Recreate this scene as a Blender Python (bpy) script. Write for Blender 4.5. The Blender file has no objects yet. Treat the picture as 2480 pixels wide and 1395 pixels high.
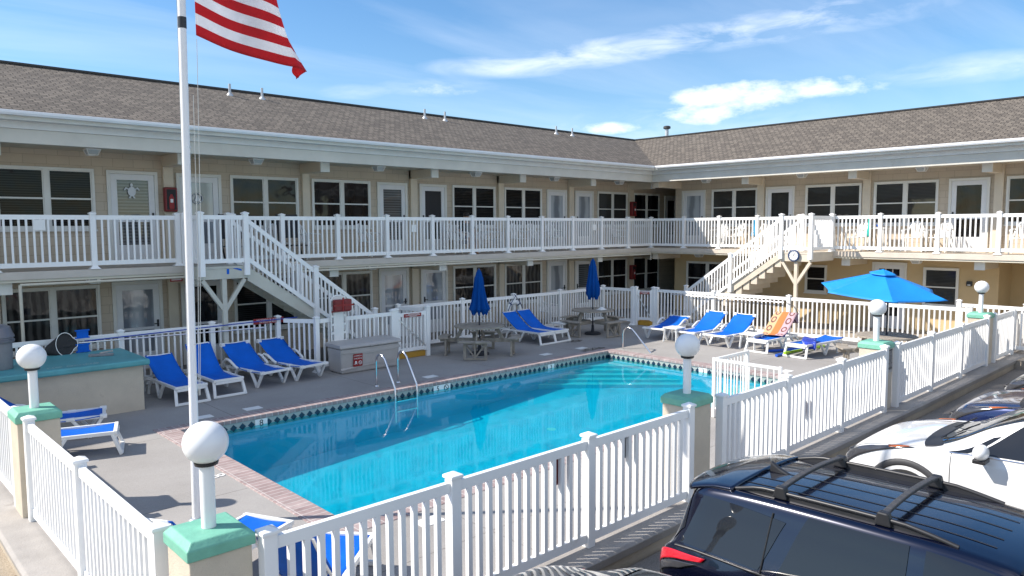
import bpy, bmesh, math, random
import numpy as np
from mathutils import Vector, Matrix
random.seed(7)
C = bpy.context.scene.collection
PI = math.pi

# ---------------------------------------------------------------- camera calibration
F, PITCH, YAW, ROLL, H = 1786.08467, 8.28332628e-02, -7.53307869e-01, -5.35484651e-03, 3.2
_cp, _sp = math.cos(PITCH), math.sin(PITCH)
FW = Vector((-math.sin(YAW)*_cp, math.cos(YAW)*_cp, -_sp))
_r = Vector((math.cos(YAW), math.sin(YAW), 0)); _u = _r.cross(FW)
RT = _r*math.cos(ROLL) + _u*math.sin(ROLL); UP = _u*math.cos(ROLL) - _r*math.sin(ROLL)
CAM = Vector((0, 0, H))
def _ray(x, y): return FW*F + RT*(x-1240) - UP*(y-697.5)
def onx(x, y, X): d = _ray(x, y); return CAM + d*(X/d.x)
def ony(x, y, Y): d = _ray(x, y); return CAM + d*(Y/d.y)
def onz(x, y, Z=0.0): d = _ray(x, y); return CAM + d*((Z-H)/d.z)

# ---------------------------------------------------------------- mesh builder
class MB:
    def __init__(s): s.v = []; s.f = []; s.m = []; s.mi = 0
    def add(s, vs, fs):
        o = len(s.v); s.v += [tuple(v) for v in vs]
        for f in fs: s.f.append([i+o for i in f]); s.m.append(s.mi)
        return s
    def box(s, x0, y0, z0, x1, y1, z1):
        x0, x1 = min(x0, x1), max(x0, x1); y0, y1 = min(y0, y1), max(y0, y1); z0, z1 = min(z0, z1), max(z0, z1)
        return s.add([(x0,y0,z0),(x1,y0,z0),(x1,y1,z0),(x0,y1,z0),(x0,y0,z1),(x1,y0,z1),(x1,y1,z1),(x0,y1,z1)],
            [(0,3,2,1),(4,5,6,7),(0,1,5,4),(1,2,6,5),(2,3,7,6),(3,0,4,7)])
    def bar(s, p, q, w, h, up=(0,0,1)):
        p = Vector(p); q = Vector(q); d = (q-p).normalized(); up = Vector(up)
        a = d.cross(up)
        if a.length < 1e-5: a = d.cross(Vector((1,0,0)))
        a.normalize(); b = a.cross(d).normalized(); a = a*(w/2); b = b*(h/2)
        vs = [p-a-b, p+a-b, p+a+b, p-a+b, q-a-b, q+a-b, q+a+b, q-a+b]
        return s.add(vs, [(0,3,2,1),(4,5,6,7),(0,1,5,4),(1,2,6,5),(2,3,7,6),(3,0,4,7)])
    def tube(s, pts, r, n=8, closed=False):
        pts = [Vector(p) for p in pts]; N = len(pts)
        rs = r if isinstance(r, (list, tuple)) else [r]*N
        vs = []; a = None
        for i, p in enumerate(pts):
            if closed: d = pts[(i+1) % N]-pts[i-1]
            else: d = pts[min(i+1, N-1)]-pts[max(i-1, 0)]
            d.normalize()
            if a is None:
                a = d.cross(Vector((0,0,1)))
                if a.length < .05: a = d.cross(Vector((1,0,0)))
            a = (a - d*a.dot(d)).normalized(); b = d.cross(a)
            for k in range(n):
                t = 2*PI*k/n; vs.append(p+(a*math.cos(t)+b*math.sin(t))*rs[i])
        fs = []
        for i in range(N if closed else N-1):
            j = (i+1) % N
            for k in range(n): fs.append((i*n+k, i*n+(k+1) % n, j*n+(k+1) % n, j*n+k))
        if not closed: fs.append(tuple(range(n-1, -1, -1))); fs.append(tuple(range((N-1)*n, N*n)))
        return s.add(vs, fs)
    def lathe(s, prof, n=24, c=(0,0,0), axis=None):
        vs = []; c = Vector(c)
        M = Matrix.Identity(3)
        if axis is not None: M = Vector((0,0,1)).rotation_difference(Vector(axis)).to_matrix()
        for r, z in prof:
            for k in range(n): vs.append(c+M @ Vector((r*math.cos(2*PI*k/n), r*math.sin(2*PI*k/n), z)))
        fs = []
        for i in range(len(prof)-1):
            for k in range(n): fs.append((i*n+k, i*n+(k+1) % n, (i+1)*n+(k+1) % n, (i+1)*n+k))
        fs.append(tuple(range(n-1, -1, -1))); fs.append(tuple(range((len(prof)-1)*n, len(prof)*n)))
        return s.add(vs, fs)
    def sphere(s, c, r, n=24, m=14, sc=(1,1,1)):
        pr = [(max(1e-4, math.sin(PI*i/m))*r, -math.cos(PI*i/m)*r) for i in range(m+1)]
        o = len(s.v); s.lathe(pr, n)
        for i in range(o, len(s.v)):
            v = s.v[i]; s.v[i] = (c[0]+v[0]*sc[0], c[1]+v[1]*sc[1], c[2]+v[2]*sc[2])
        return s
    def prism(s, poly, vec):
        n = len(poly); vec = Vector(vec); a = [Vector(p) for p in poly]; b = [p+vec for p in a]
        return s.add(a+b, [tuple(range(n))[::-1], tuple(range(n, 2*n))]+[(i, (i+1) % n, n+(i+1) % n, n+i) for i in range(n)])
    def poly(s, pts): return s.add(pts, [tuple(range(len(pts)))])
    def grid(s, fn, nu, nv):
        vs = [fn(i/nu, j/nv) for i in range(nu+1) for j in range(nv+1)]; w = nv+1
        return s.add(vs, [(i*w+j, (i+1)*w+j, (i+1)*w+j+1, i*w+j+1) for i in range(nu) for j in range(nv)])
    def xf(s, fn, start=0):
        for i in range(start, len(s.v)): s.v[i] = tuple(fn(*s.v[i]))
        return s
    def build(s, name, mats, parent=None, world=False, smooth=None, bevel=0, recalc=True, thick=0):
        me = bpy.data.meshes.new(name)
        me.from_pydata(s.v, [], s.f)
        if not isinstance(mats, (list, tuple)): mats = [mats]
        for m in mats: me.materials.append(m)
        me.polygons.foreach_set('material_index', s.m)
        if recalc:
            b = bmesh.new(); b.from_mesh(me); bmesh.ops.recalc_face_normals(b, faces=b.faces); b.to_mesh(me); b.free()
        if smooth is not None:
            me.polygons.foreach_set('use_smooth', [True]*len(me.polygons)); me.set_sharp_from_angle(angle=math.radians(smooth))
        me.update()
        o = bpy.data.objects.new(name, me); C.objects.link(o)
        if parent is not None:
            o.parent = parent
            if world:
                M = Matrix.Identity(4); p = parent
                chain = []
                while p is not None: chain.append(p); p = p.parent
                for p in reversed(chain): M = M @ p.matrix_parent_inverse @ p.matrix_basis
                o.matrix_parent_inverse = M.inverted()
        if bevel:
            md = o.modifiers.new('bev', 'BEVEL'); md.width = bevel; md.segments = 2; md.limit_method = 'ANGLE'
        if thick:
            md = o.modifiers.new('sol', 'SOLIDIFY'); md.thickness = thick; md.offset = 0
        return o

def tag(o, label, cat=None, group=None):
    o['label'] = label
    if cat: o['category'] = cat
    if group: o['group'] = group
    return o
def E(name, label, cat, loc=(0,0,0), rz=0.0, group=None):
    o = bpy.data.objects.new(name, None); C.objects.link(o); o.location = loc; o.rotation_euler = (0,0,rz); o.empty_display_size = .1
    return tag(o, label, cat, group)
def struct(o): o['kind'] = 'structure'; return o
def dup(root, loc, rz=None, label=None, group=None):
    def cp(o, par):
        c = o.copy(); C.objects.link(c)
        if par is not None: c.parent = par
        for ch in KIDS.get(o.name, []): cp(ch, c)
        return c
    KIDS = {}
    for o in C.objects:
        if o.parent: KIDS.setdefault(o.parent.name, []).append(o)
    r = cp(root, None); r.location = loc
    if rz is not None: r.rotation_euler = (0,0,rz)
    if label: r['label'] = label
    if group: r['group'] = group
    return r

# ---------------------------------------------------------------- materials
def nt(name):
    m = bpy.data.materials.new(name); m.use_nodes = True; t = m.node_tree; t.nodes.clear()
    out = t.nodes.new('ShaderNodeOutputMaterial'); b = t.nodes.new('ShaderNodeBsdfPrincipled')
    t.links.new(b.outputs[0], out.inputs[0]); return m, t, b, out
def N(t, typ, **kw):
    n = t.nodes.new(typ)
    for k, v in kw.items():
        if k.startswith('i_'):
            key = k[2:]; key = int(key) if key.isdigit() else key.replace('_', ' ')
            n.inputs[key].default_value = v
        else: setattr(n, k, v)
    return n
def ramp(t, fac, stops):
    r = N(t, 'ShaderNodeValToRGB'); e = r.color_ramp.elements
    while len(e) < len(stops): e.new(.5)
    for el, (p, c) in zip(e, stops): el.position = p; el.color = tuple(c)+(1,) if len(c) == 3 else c
    t.links.new(fac, r.inputs[0]); return r
def mat(name, col, rough=.5, metal=0., var=.12, scale=3., bump=0., bscale=60., spec=.5, coat=0., dirt=None, detail=5.):
    m, t, b, out = nt(name); L = t.links.new
    b.inputs['Roughness'].default_value = rough; b.inputs['Metallic'].default_value = metal
    b.inputs['Specular IOR Level'].default_value = spec; b.inputs['Coat Weight'].default_value = coat; b.inputs['Coat Roughness'].default_value = .03
    tc = N(t, 'ShaderNodeTexCoord')
    n1 = N(t, 'ShaderNodeTexNoise', i_Scale=scale, i_Detail=detail, i_Roughness=.6); L(tc.outputs['Object'], n1.inputs['Vector'])
    lo = [max(0, c*(1-var)) for c in col]; hi = [min(1, c*(1+var)) for c in col]
    r = ramp(t, n1.outputs[0], [(.3, lo), (.7, hi)]); cur = r.outputs[0]
    if dirt:
        n3 = N(t, 'ShaderNodeTexNoise', i_Scale=dirt[2] if len(dirt) > 2 else 1.3, i_Detail=8., i_Roughness=.65); L(tc.outputs['Object'], n3.inputs['Vector'])
        mk = ramp(t, n3.outputs[0], [(dirt[1], (0,0,0)), (min(1, dirt[1]+.12), (1,1,1))])
        mx = N(t, 'ShaderNodeMix', data_type='RGBA'); L(mk.outputs[0], mx.inputs[0]); L(cur, mx.inputs[6]); mx.inputs[7].default_value = tuple(dirt[0])+(1,); cur = mx.outputs[2]
    L(cur, b.inputs['Base Color'])
    rr = N(t, 'ShaderNodeMapRange', i_To_Min=max(0, rough-.06), i_To_Max=min(1, rough+.08)); L(n1.outputs[0], rr.inputs[0]); L(rr.outputs[0], b.inputs['Roughness'])
    if bump:
        n2 = N(t, 'ShaderNodeTexNoise', i_Scale=bscale, i_Detail=6., i_Roughness=.6); L(tc.outputs['Object'], n2.inputs['Vector'])
        bp = N(t, 'ShaderNodeBump', i_Strength=bump, i_Distance=.01); L(n2.outputs[0], bp.inputs['Height']); L(bp.outputs[0], b.inputs['Normal'])
    return m

M = {}
M['vinyl'] = mat('white_vinyl', (.84,.84,.83), .38, var=.04, scale=1.2, dirt=((.66,.65,.62), .66, 2.2))
M['paint'] = mat('white_trim_paint', (.72,.71,.66), .5, var=.06, scale=2, dirt=((.5,.48,.42), .68, 1.5))
M['doorwhite'] = mat('white_door_paint', (.72,.72,.72), .35, var=.04)
M['cream'] = mat('cream_paint', (.64,.56,.44), .6, var=.07, scale=2, bump=.15)
M['beam'] = mat('weathered_eave_board', (.60,.575,.51), .6, var=.08, scale=1.5, bump=.2, dirt=((.40,.37,.31), .66, 1.1))
M['soffit'] = mat('soffit_paint', (.52,.46,.36), .65, var=.06, scale=2)
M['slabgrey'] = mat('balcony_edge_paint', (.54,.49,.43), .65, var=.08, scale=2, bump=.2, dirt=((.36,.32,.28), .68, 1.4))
M['stucco'] = mat('tan_stucco', (.56,.42,.235), .8, var=.06, scale=1.2, bump=.5, bscale=90)
M['pillar'] = mat('cream_stucco', (.56,.49,.39), .8, var=.09, scale=2.5, bump=.6, bscale=70, dirt=((.38,.32,.25), .64, 2.5))
M['teal'] = mat('sea_green_paint', (.16,.42,.31), .55, var=.12, scale=6, bump=.35, bscale=40, dirt=((.25,.5,.4), .66, 9))
M['turq'] = mat('turquoise_paint', (.09,.33,.35), .5, var=.15, scale=3, bump=.3, dirt=((.25,.45,.42), .68, 5))
M['globe'] = mat('white_globe_acrylic', (.82,.82,.82), .28, var=.02)
M['alu'] = mat('brushed_aluminium', (.7,.7,.72), .3, metal=.9, var=.05)
M['steel'] = mat('polished_steel', (.75,.75,.76), .16, metal=1., var=.04)
M['black'] = mat('black_plastic', (.02,.02,.022), .4, var=.2)
M['dark'] = mat('dark_void', (.012,.012,.014), .6, var=.2)
M['rubber'] = mat('tyre_rubber', (.03,.03,.03), .8, var=.2, bump=.3)
M['sling'] = mat('royal_blue_sling', (.002,.115,.56), .6, var=.12, scale=4, bump=.3, bscale=260, spec=.2)
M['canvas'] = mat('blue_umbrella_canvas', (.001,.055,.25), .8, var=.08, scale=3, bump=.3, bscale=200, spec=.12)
M['canvaslit'] = mat('sunlit_blue_canvas', (.004,.24,.68), .65, var=.06, scale=3, bump=.3, bscale=200)  # lit copy of the umbrella canvas, sunshine painted into the blue
M['plastic'] = mat('white_resin', (.78,.78,.76), .35, var=.05, scale=3, dirt=((.6,.59,.55), .68, 5))
M['wood'] = mat('weathered_grey_boards', (.30,.265,.22), .75, var=.25, scale=5, bump=.5, bscale=30)
M['taupe'] = mat('grey_resin_box', (.42,.395,.375), .5, var=.07, scale=3, bump=.2, bscale=120)
M['red'] = mat('red_paint', (.20,.012,.014), .4, var=.15)
M['signred'] = mat('sign_red', (.28,.012,.012), .5, var=.1)
M['signwhite'] = mat('sign_white', (.78,.78,.76), .5, var=.04)
M['yellow'] = mat('yellow_step_paint', (.5,.27,.03), .6, var=.15, bump=.3)
M['navy'] = mat('navy_plastic', (.015,.04,.12), .4, var=.1)
M['trash'] = mat('grey_bin_plastic', (.22,.22,.23), .5, var=.12)
M['rope'] = mat('white_rope', (.7,.68,.62), .8, var=.1)
M['noodleb'] = mat('blue_foam', (.01,.09,.5), .7, var=.06, bump=.3)
M['noodleg'] = mat('lime_foam', (.32,.55,.02), .7, var=.06, bump=.3)
M['skin'] = mat('skin_tone', (.42,.25,.17), .5, var=.05)
M['hair'] = mat('dark_hair', (.015,.011,.01), .6, var=.2)
M['shirt'] = mat('dark_shirt', (.03,.03,.04), .8, var=.2)
M['tealcloth'] = mat('aqua_towel', (.04,.42,.36), .85, var=.1, bump=.4, bscale=180)
M['bluecloth'] = mat('blue_towel', (.02,.25,.45), .85, var=.1, bump=.4, bscale=180)
M['darkmesh'] = mat('dark_mesh_fabric', (.03,.032,.04), .8, var=.2)
M['pipe'] = mat('galvanised_pipe', (.5,.52,.54), .4, metal=.35, var=.08)
M['conduit'] = mat('painted_conduit', (.60,.56,.46), .5, var=.06)
M['kerb'] = mat('kerb_concrete', (.33,.31,.29), .85, var=.15, scale=2, bump=.6, bscale=40, dirt=((.2,.18,.16), .62, 2))
M['block'] = mat('painted_block_wall', (.44,.38,.30), .85, var=.12, scale=2, bump=.6, bscale=40, dirt=((.30,.22,.14), .63, 1.6))

def deck_mat():
    m, t, b, out = nt('pool_deck_concrete'); L = t.links.new
    tc = N(t, 'ShaderNodeTexCoord')
    n1 = N(t, 'ShaderNodeTexNoise', i_Scale=.55, i_Detail=9., i_Roughness=.62); L(tc.outputs['Object'], n1.inputs['Vector'])
    n2 = N(t, 'ShaderNodeTexNoise', i_Scale=140., i_Detail=3.); L(tc.outputs['Object'], n2.inputs['Vector'])
    n3 = N(t, 'ShaderNodeTexNoise', i_Scale=2.2, i_Detail=10., i_Roughness=.7); L(tc.outputs['Object'], n3.inputs['Vector'])
    r = ramp(t, n1.outputs[0], [(.3, (.27,.255,.24)), (.5, (.315,.30,.285)), (.72, (.36,.345,.325))])
    r2 = ramp(t, n2.outputs[0], [(.3, (.82,.82,.82)), (.7, (1.12,1.12,1.12))])
    mx = N(t, 'ShaderNodeMix', data_type='RGBA', blend_type='MULTIPLY'); mx.inputs[0].default_value = 1; L(r.outputs[0], mx.inputs[6]); L(r2.outputs[0], mx.inputs[7])
    st = ramp(t, n3.outputs[0], [(.64, (1,1,1)), (.72, (.72,.70,.68))])
    mx2 = N(t, 'ShaderNodeMix', data_type='RGBA', blend_type='MULTIPLY'); mx2.inputs[0].default_value = 1; L(mx.outputs[2], mx2.inputs[6]); L(st.outputs[0], mx2.inputs[7])
    # expansion joints
    br = N(t, 'ShaderNodeTexBrick', offset=0., i_Scale=1., i_Brick_Width=3.05, i_Row_Height=3.05, i_Mortar_Size=.006, i_Mortar_Smooth=.2)
    br.inputs['Color1'].default_value = (1,1,1,1); br.inputs['Color2'].default_value = (1,1,1,1); br.inputs['Mortar'].default_value = (.45,.43,.42,1)
    mp = N(t, 'ShaderNodeMapping'); mp.inputs['Location'].default_value = (1.1,.42,0); L(tc.outputs['Object'], mp.inputs[0]); L(mp.outputs[0], br.inputs['Vector'])
    mx3 = N(t, 'ShaderNodeMix', data_type='RGBA', blend_type='MULTIPLY'); mx3.inputs[0].default_value = 1; L(mx2.outputs[2], mx3.inputs[6]); L(br.outputs[0], mx3.inputs[7])
    L(mx3.outputs[2], b.inputs['Base Color']); b.inputs['Roughness'].default_value = .85
    bp = N(t, 'ShaderNodeBump', i_Strength=.35, i_Distance=.004); L(n2.outputs[0], bp.inputs['Height']); L(bp.outputs[0], b.inputs['Normal'])
    return m
M['deck'] = deck_mat()
def asphalt(name, c0, c1):
    m, t, b, out = nt(name); L = t.links.new; tc = N(t, 'ShaderNodeTexCoord')
    n1 = N(t, 'ShaderNodeTexNoise', i_Scale=.5, i_Detail=9., i_Roughness=.65); L(tc.outputs['Object'], n1.inputs['Vector'])
    n2 = N(t, 'ShaderNodeTexNoise', i_Scale=90., i_Detail=4.); L(tc.outputs['Object'], n2.inputs['Vector'])
    r = ramp(t, n1.outputs[0], [(.32, c0), (.7, c1)]); r2 = ramp(t, n2.outputs[0], [(.3, (.65,.65,.65)), (.72, (1.25,1.25,1.25))])
    mx = N(t, 'ShaderNodeMix', data_type='RGBA', blend_type='MULTIPLY'); mx.inputs[0].default_value = 1; L(r.outputs[0], mx.inputs[6]); L(r2.outputs[0], mx.inputs[7])
    L(mx.outputs[2], b.inputs['Base Color']); b.inputs['Roughness'].default_value = .9
    bp = N(t, 'ShaderNodeBump', i_Strength=.6, i_Distance=.006); L(n2.outputs[0], bp.inputs['Height']); L(bp.outputs[0], b.inputs['Normal'])
    return m
M['asphalt'] = asphalt('worn_asphalt', (.20,.182,.162), (.29,.265,.24))
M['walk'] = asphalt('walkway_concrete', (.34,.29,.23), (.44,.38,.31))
M['pave'] = asphalt('pavement_concrete', (.30,.25,.19), (.42,.36,.28))

def brick_mat(name, axes, c1, c2, mortar, bw, rh, ms, rough=.8, bump=.5, noise=.5, offset=.5, msmooth=.1, nscale=6.):
    """brick texture laid on two object axes; axes e.g. 'xz'"""
    m, t, b, out = nt(name); L = t.links.new; tc = N(t, 'ShaderNodeTexCoord')
    sp = N(t, 'ShaderNodeSeparateXYZ'); L(tc.outputs['Object'], sp.inputs[0]); cb = N(t, 'ShaderNodeCombineXYZ')
    for k, a in enumerate(axes): L(sp.outputs['xyz'.index(a)], cb.inputs[k])
    br = N(t, 'ShaderNodeTexBrick', offset=offset, i_Scale=1., i_Brick_Width=bw, i_Row_Height=rh, i_Mortar_Size=ms, i_Mortar_Smooth=msmooth, i_Bias=0.)
    br.inputs['Color1'].default_value = c1+(1,); br.inputs['Color2'].default_value = c2+(1,); br.inputs['Mortar'].default_value = mortar+(1,)
    L(cb.outputs[0], br.inputs['Vector'])
    n1 = N(t, 'ShaderNodeTexNoise', i_Scale=nscale, i_Detail=8., i_Roughness=.65); L(tc.outputs['Object'], n1.inputs['Vector'])
    r = ramp(t, n1.outputs[0], [(.3, (1-noise*.5,)*3), (.7, (1+noise*.35,)*3)])
    mx = N(t, 'ShaderNodeMix', data_type='RGBA', blend_type='MULTIPLY'); mx.inputs[0].default_value = 1; L(br.outputs[0], mx.inputs[6]); L(r.outputs[0], mx.inputs[7])
    L(mx.outputs[2], b.inputs['Base Color']); b.inputs['Roughness'].default_value = rough
    iv = N(t, 'ShaderNodeMath', operation='SUBTRACT'); iv.inputs[0].default_value = 1; L(br.outputs['Fac'], iv.inputs[1])
    ad = N(t, 'ShaderNodeMath', operation='MULTIPLY_ADD'); L(n1.outputs[0], ad.inputs[0]); ad.inputs[1].default_value = .3; L(iv.outputs[0], ad.inputs[2])
    bp = N(t, 'ShaderNodeBump', i_Strength=bump, i_Distance=.012); L(ad.outputs[0], bp.inputs['Height']); L(bp.outputs[0], b.inputs['Normal'])
    return m, t, b, br
M['shingleA'] = brick_mat('tan_wall_shingles', 'xz', (.53,.445,.345), (.56,.475,.37), (.39,.32,.24), .42, .19, .005, noise=.12, nscale=3., bump=.3)[0]
M['shingleB'] = brick_mat('tan_wall_shingles', 'yz', (.53,.445,.345), (.56,.475,.37), (.39,.32,.24), .42, .19, .005, noise=.12, nscale=3., bump=.3)[0]
M['brickX'] = brick_mat('pink_coping_brick', 'xy', (.28,.205,.20), (.36,.285,.275), (.50,.46,.44), .105, .34, .006, noise=.5, offset=0.)[0]
M['brickY'] = brick_mat('pink_coping_brick', 'yx', (.28,.205,.20), (.36,.285,.275), (.50,.46,.44), .105, .34, .006, noise=.5, offset=0.)[0]

def roof_mat(name, axes):
    m, t, b, br = brick_mat(name, axes, (.108,.092,.076), (.195,.167,.136), (.045,.037,.03), .17, .125, .012, rough=.95, bump=.8, noise=.6, offset=.37, msmooth=.4, nscale=30.)
    br.inputs['Bias'].default_value = -.1
    return m
M['roofA'] = roof_mat('brown_asphalt_shingles', 'xy'); M['roofB'] = roof_mat('brown_asphalt_shingles', 'yx')

def tile_mat(name, ax):
    m, t, b, out = nt(name); L = t.links.new; tc = N(t, 'ShaderNodeTexCoord'); sp = N(t, 'ShaderNodeSeparateXYZ'); L(tc.outputs['Object'], sp.inputs[0])
    def mth(op, a, bb=None, v=None):
        n = N(t, 'ShaderNodeMath', operation=op); L(a, n.inputs[0])
        if bb is not None: L(bb, n.inputs[1])
        elif v is not None: n.inputs[1].default_value = v
        return n.outputs[0]
    P = .155
    u = mth('ABSOLUTE', mth('SUBTRACT', mth('FRACT', mth('MULTIPLY', sp.outputs['xyz'.index(ax)], v=1/P)), v=.5))
    w = mth('ABSOLUTE', mth('MULTIPLY', mth('ADD', sp.outputs[2], v=.145), v=1/P))
    d = mth('LESS_THAN', mth('ADD', u, w), v=.40)
    mx = N(t, 'ShaderNodeMix', data_type='RGBA'); L(d, mx.inputs[0]); mx.inputs[6].default_value = (.34,.36,.34,1); mx.inputs[7].default_value = (.012,.03,.06,1)
    L(mx.outputs[2], b.inputs['Base Color']); b.inputs['Roughness'].default_value = .25
    return m
M['tileX'] = tile_mat('diamond_waterline_tile', 'x'); M['tileY'] = tile_mat('diamond_waterline_tile', 'y')
M['plaster'] = mat('pool_plaster', (.06,.60,.78), .8, var=.06, scale=1.2, bump=.2, bscale=8)

def water_mat():
    m, t, b, out = nt('pool_water'); L = t.links.new; t.nodes.remove(b)
    tc = N(t, 'ShaderNodeTexCoord')
    n1 = N(t, 'ShaderNodeTexNoise', i_Scale=2.2, i_Detail=3., i_Roughness=.5); L(tc.outputs['Object'], n1.inputs['Vector'])
    n2 = N(t, 'ShaderNodeTexNoise', i_Scale=9., i_Detail=2.); L(tc.outputs['Object'], n2.inputs['Vector'])
    ad = N(t, 'ShaderNodeMath', operation='MULTIPLY_ADD'); L(n2.outputs[0], ad.inputs[0]); ad.inputs[1].default_value = .12; L(n1.outputs[0], ad.inputs[2])
    bp = N(t, 'ShaderNodeBump', i_Strength=.010, i_Distance=.12); L(ad.outputs[0], bp.inputs['Height'])
    tr = N(t, 'ShaderNodeBsdfTransparent'); r = ramp(t, n1.outputs[0], [(.3, (.24,.97,1.)), (.7, (.28,.985,1.))]); L(r.outputs[0], tr.inputs[0])
    gl = N(t, 'ShaderNodeBsdfGlossy', i_Roughness=.045); L(bp.outputs[0], gl.inputs['Normal'])
    fr = N(t, 'ShaderNodeFresnel', i_IOR=1.33); L(bp.outputs[0], fr.inputs['Normal'])
    mx = N(t, 'ShaderNodeMixShader'); L(fr.outputs[0], mx.inputs[0]); L(tr.outputs[0], mx.inputs[1]); L(gl.outputs[0], mx.inputs[2]); L(mx.outputs[0], out.inputs[0])
    return m
M['water'] = water_mat()

def pane_mat(name, c0, c1, axis, freq, rough=.04, wob=.02, spec=.5):
    """window glass over blinds (horizontal) or curtains (vertical folds)"""
    m, t, b, out = nt(name); L = t.links.new; tc = N(t, 'ShaderNodeTexCoord')
    sp = N(t, 'ShaderNodeSeparateXYZ'); L(tc.outputs['Object'], sp.inputs[0])
    n0 = N(t, 'ShaderNodeTexNoise', i_Scale=1.4, i_Detail=2.); L(tc.outputs['Object'], n0.inputs['Vector'])
    if axis == 'z': src = sp.outputs[2]
    else:
        a = N(t, 'ShaderNodeMath', operation='ADD'); L(sp.outputs[0], a.inputs[0]); L(sp.outputs[1], a.inputs[1])
        a2 = N(t, 'ShaderNodeMath', operation='MULTIPLY_ADD'); L(n0.outputs[0], a2.inputs[0]); a2.inputs[1].default_value = .25; L(a.outputs[0], a2.inputs[2]); src = a2.outputs[0]
    k = N(t, 'ShaderNodeMath', operation='MULTIPLY'); L(src, k.inputs[0]); k.inputs[1].default_value = freq*2*PI
    s = N(t, 'ShaderNodeMath', operation='SINE'); L(k.outputs[0], s.inputs[0])
    mr = N(t, 'ShaderNodeMapRange', i_From_Min=-1., i_From_Max=1.); L(s.outputs[0], mr.inputs[0])
    r = ramp(t, mr.outputs[0], [(.2, c0), (.85, c1)]); L(r.outputs[0], b.inputs['Base Color'])
    b.inputs['Roughness'].default_value = rough; b.inputs['Specular IOR Level'].default_value = spec
    n1 = N(t, 'ShaderNodeTexNoise', i_Scale=2.5, i_Detail=1.); L(tc.outputs['Object'], n1.inputs['Vector'])
    bp = N(t, 'ShaderNodeBump', i_Strength=.12, i_Distance=wob); L(n1.outputs[0], bp.inputs['Height']); L(bp.outputs[0], b.inputs['Normal'])
    return m
M['blind'] = pane_mat('glass_over_blinds', (.005,.005,.006), (.024,.024,.024), 'z', 20., spec=.16, wob=.05)
M['blind2'] = pane_mat('glass_over_grey_blinds', (.022,.023,.023), (.042,.042,.040), 'z', 24., spec=.5)
M['glassd'] = pane_mat('dark_window_glass', (.007,.007,.009), (.015,.015,.017), 'x', 2., spec=.28, wob=.05)
M['curtain'] = pane_mat('glass_over_curtain', (.018,.018,.018), (.075,.072,.066), 'x', 6., spec=.4, wob=.04)
M['doorglass'] = pane_mat('door_glass_over_white', (.20,.22,.25), (.42,.45,.48), 'x', 2.2, spec=.8)
M['doordark'] = pane_mat('door_glass_over_blinds', (.05,.055,.06), (.12,.13,.14), 'z', 14., spec=.8)

def carpaint(name, col, flake=.0, rough=.25, metal=0.):
    m, t, b, out = nt(name); L = t.links.new; tc = N(t, 'ShaderNodeTexCoord')
    n = N(t, 'ShaderNodeTexNoise', i_Scale=1.5, i_Detail=3.); L(tc.outputs['Object'], n.inputs['Vector'])
    r = ramp(t, n.outputs[0], [(.3, [c*.92 for c in col]), (.7, [min(1, c*1.06) for c in col])]); L(r.outputs[0], b.inputs['Base Color'])
    b.inputs['Metallic'].default_value = metal; b.inputs['Roughness'].default_value = rough; b.inputs['Coat Weight'].default_value = 1.; b.inputs['Coat Roughness'].default_value = .02
    n2 = N(t, 'ShaderNodeTexNoise', i_Scale=6., i_Detail=2.); L(tc.outputs['Object'], n2.inputs['Vector'])
    bp = N(t, 'ShaderNodeBump', i_Strength=.02, i_Distance=.02); L(n2.outputs[0], bp.inputs['Height']); L(bp.outputs[0], b.inputs['Coat Normal'])
    return m
M['car_navy'] = carpaint('midnight_blue_paint', (.003,.0048,.019), metal=.4, rough=.18)
M['car_white'] = carpaint('pearl_white_paint', (.74,.74,.73), rough=.35)
M['car_blue'] = carpaint('deep_blue_paint', (.008,.02,.09), metal=.4)
M['car_black'] = carpaint('black_paint', (.008,.008,.009))
M['car_grey'] = carpaint('graphite_paint', (.05,.055,.06), metal=.6)
M['carglass'] = pane_mat('tinted_car_glass', (.012,.014,.018), (.016,.019,.024), 'z', .4, rough=.01, wob=.004)
M['chrome'] = mat('chrome_trim', (.8,.8,.82), .08, metal=1., var=.02)
M['trim'] = mat('grey_cladding', (.05,.05,.053), .55, var=.15, bump=.2, bscale=200)
def lens(name, col, rough=.08):
    return mat(name, col, rough, var=.12, scale=14, coat=1.)
M['fascia'] = mat('white_fascia', (.70,.70,.68), .5, var=.06, dirt=((.45,.43,.38), .66, 1.6))
M['aged'] = mat('aged_fascia', (.62,.61,.55), .6, var=.08, dirt=((.36,.33,.27), .62, 1.4))
M['gutter'] = mat('white_gutter', (.74,.75,.76), .3, var=.04, spec=.6)
M['wet'] = mat('wet_concrete', (.10,.096,.094), .12, var=.2, scale=8)
M['frost'] = mat('frosted_lamp_glass', (.45,.47,.47), .3, var=.1)
M['tail'] = lens('red_lamp_lens', (.55,.008,.02)); M['lens'] = lens('clear_lamp_lens', (.045,.045,.05)); M['amber'] = lens('amber_lens', (.4,.09,.01))

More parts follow.
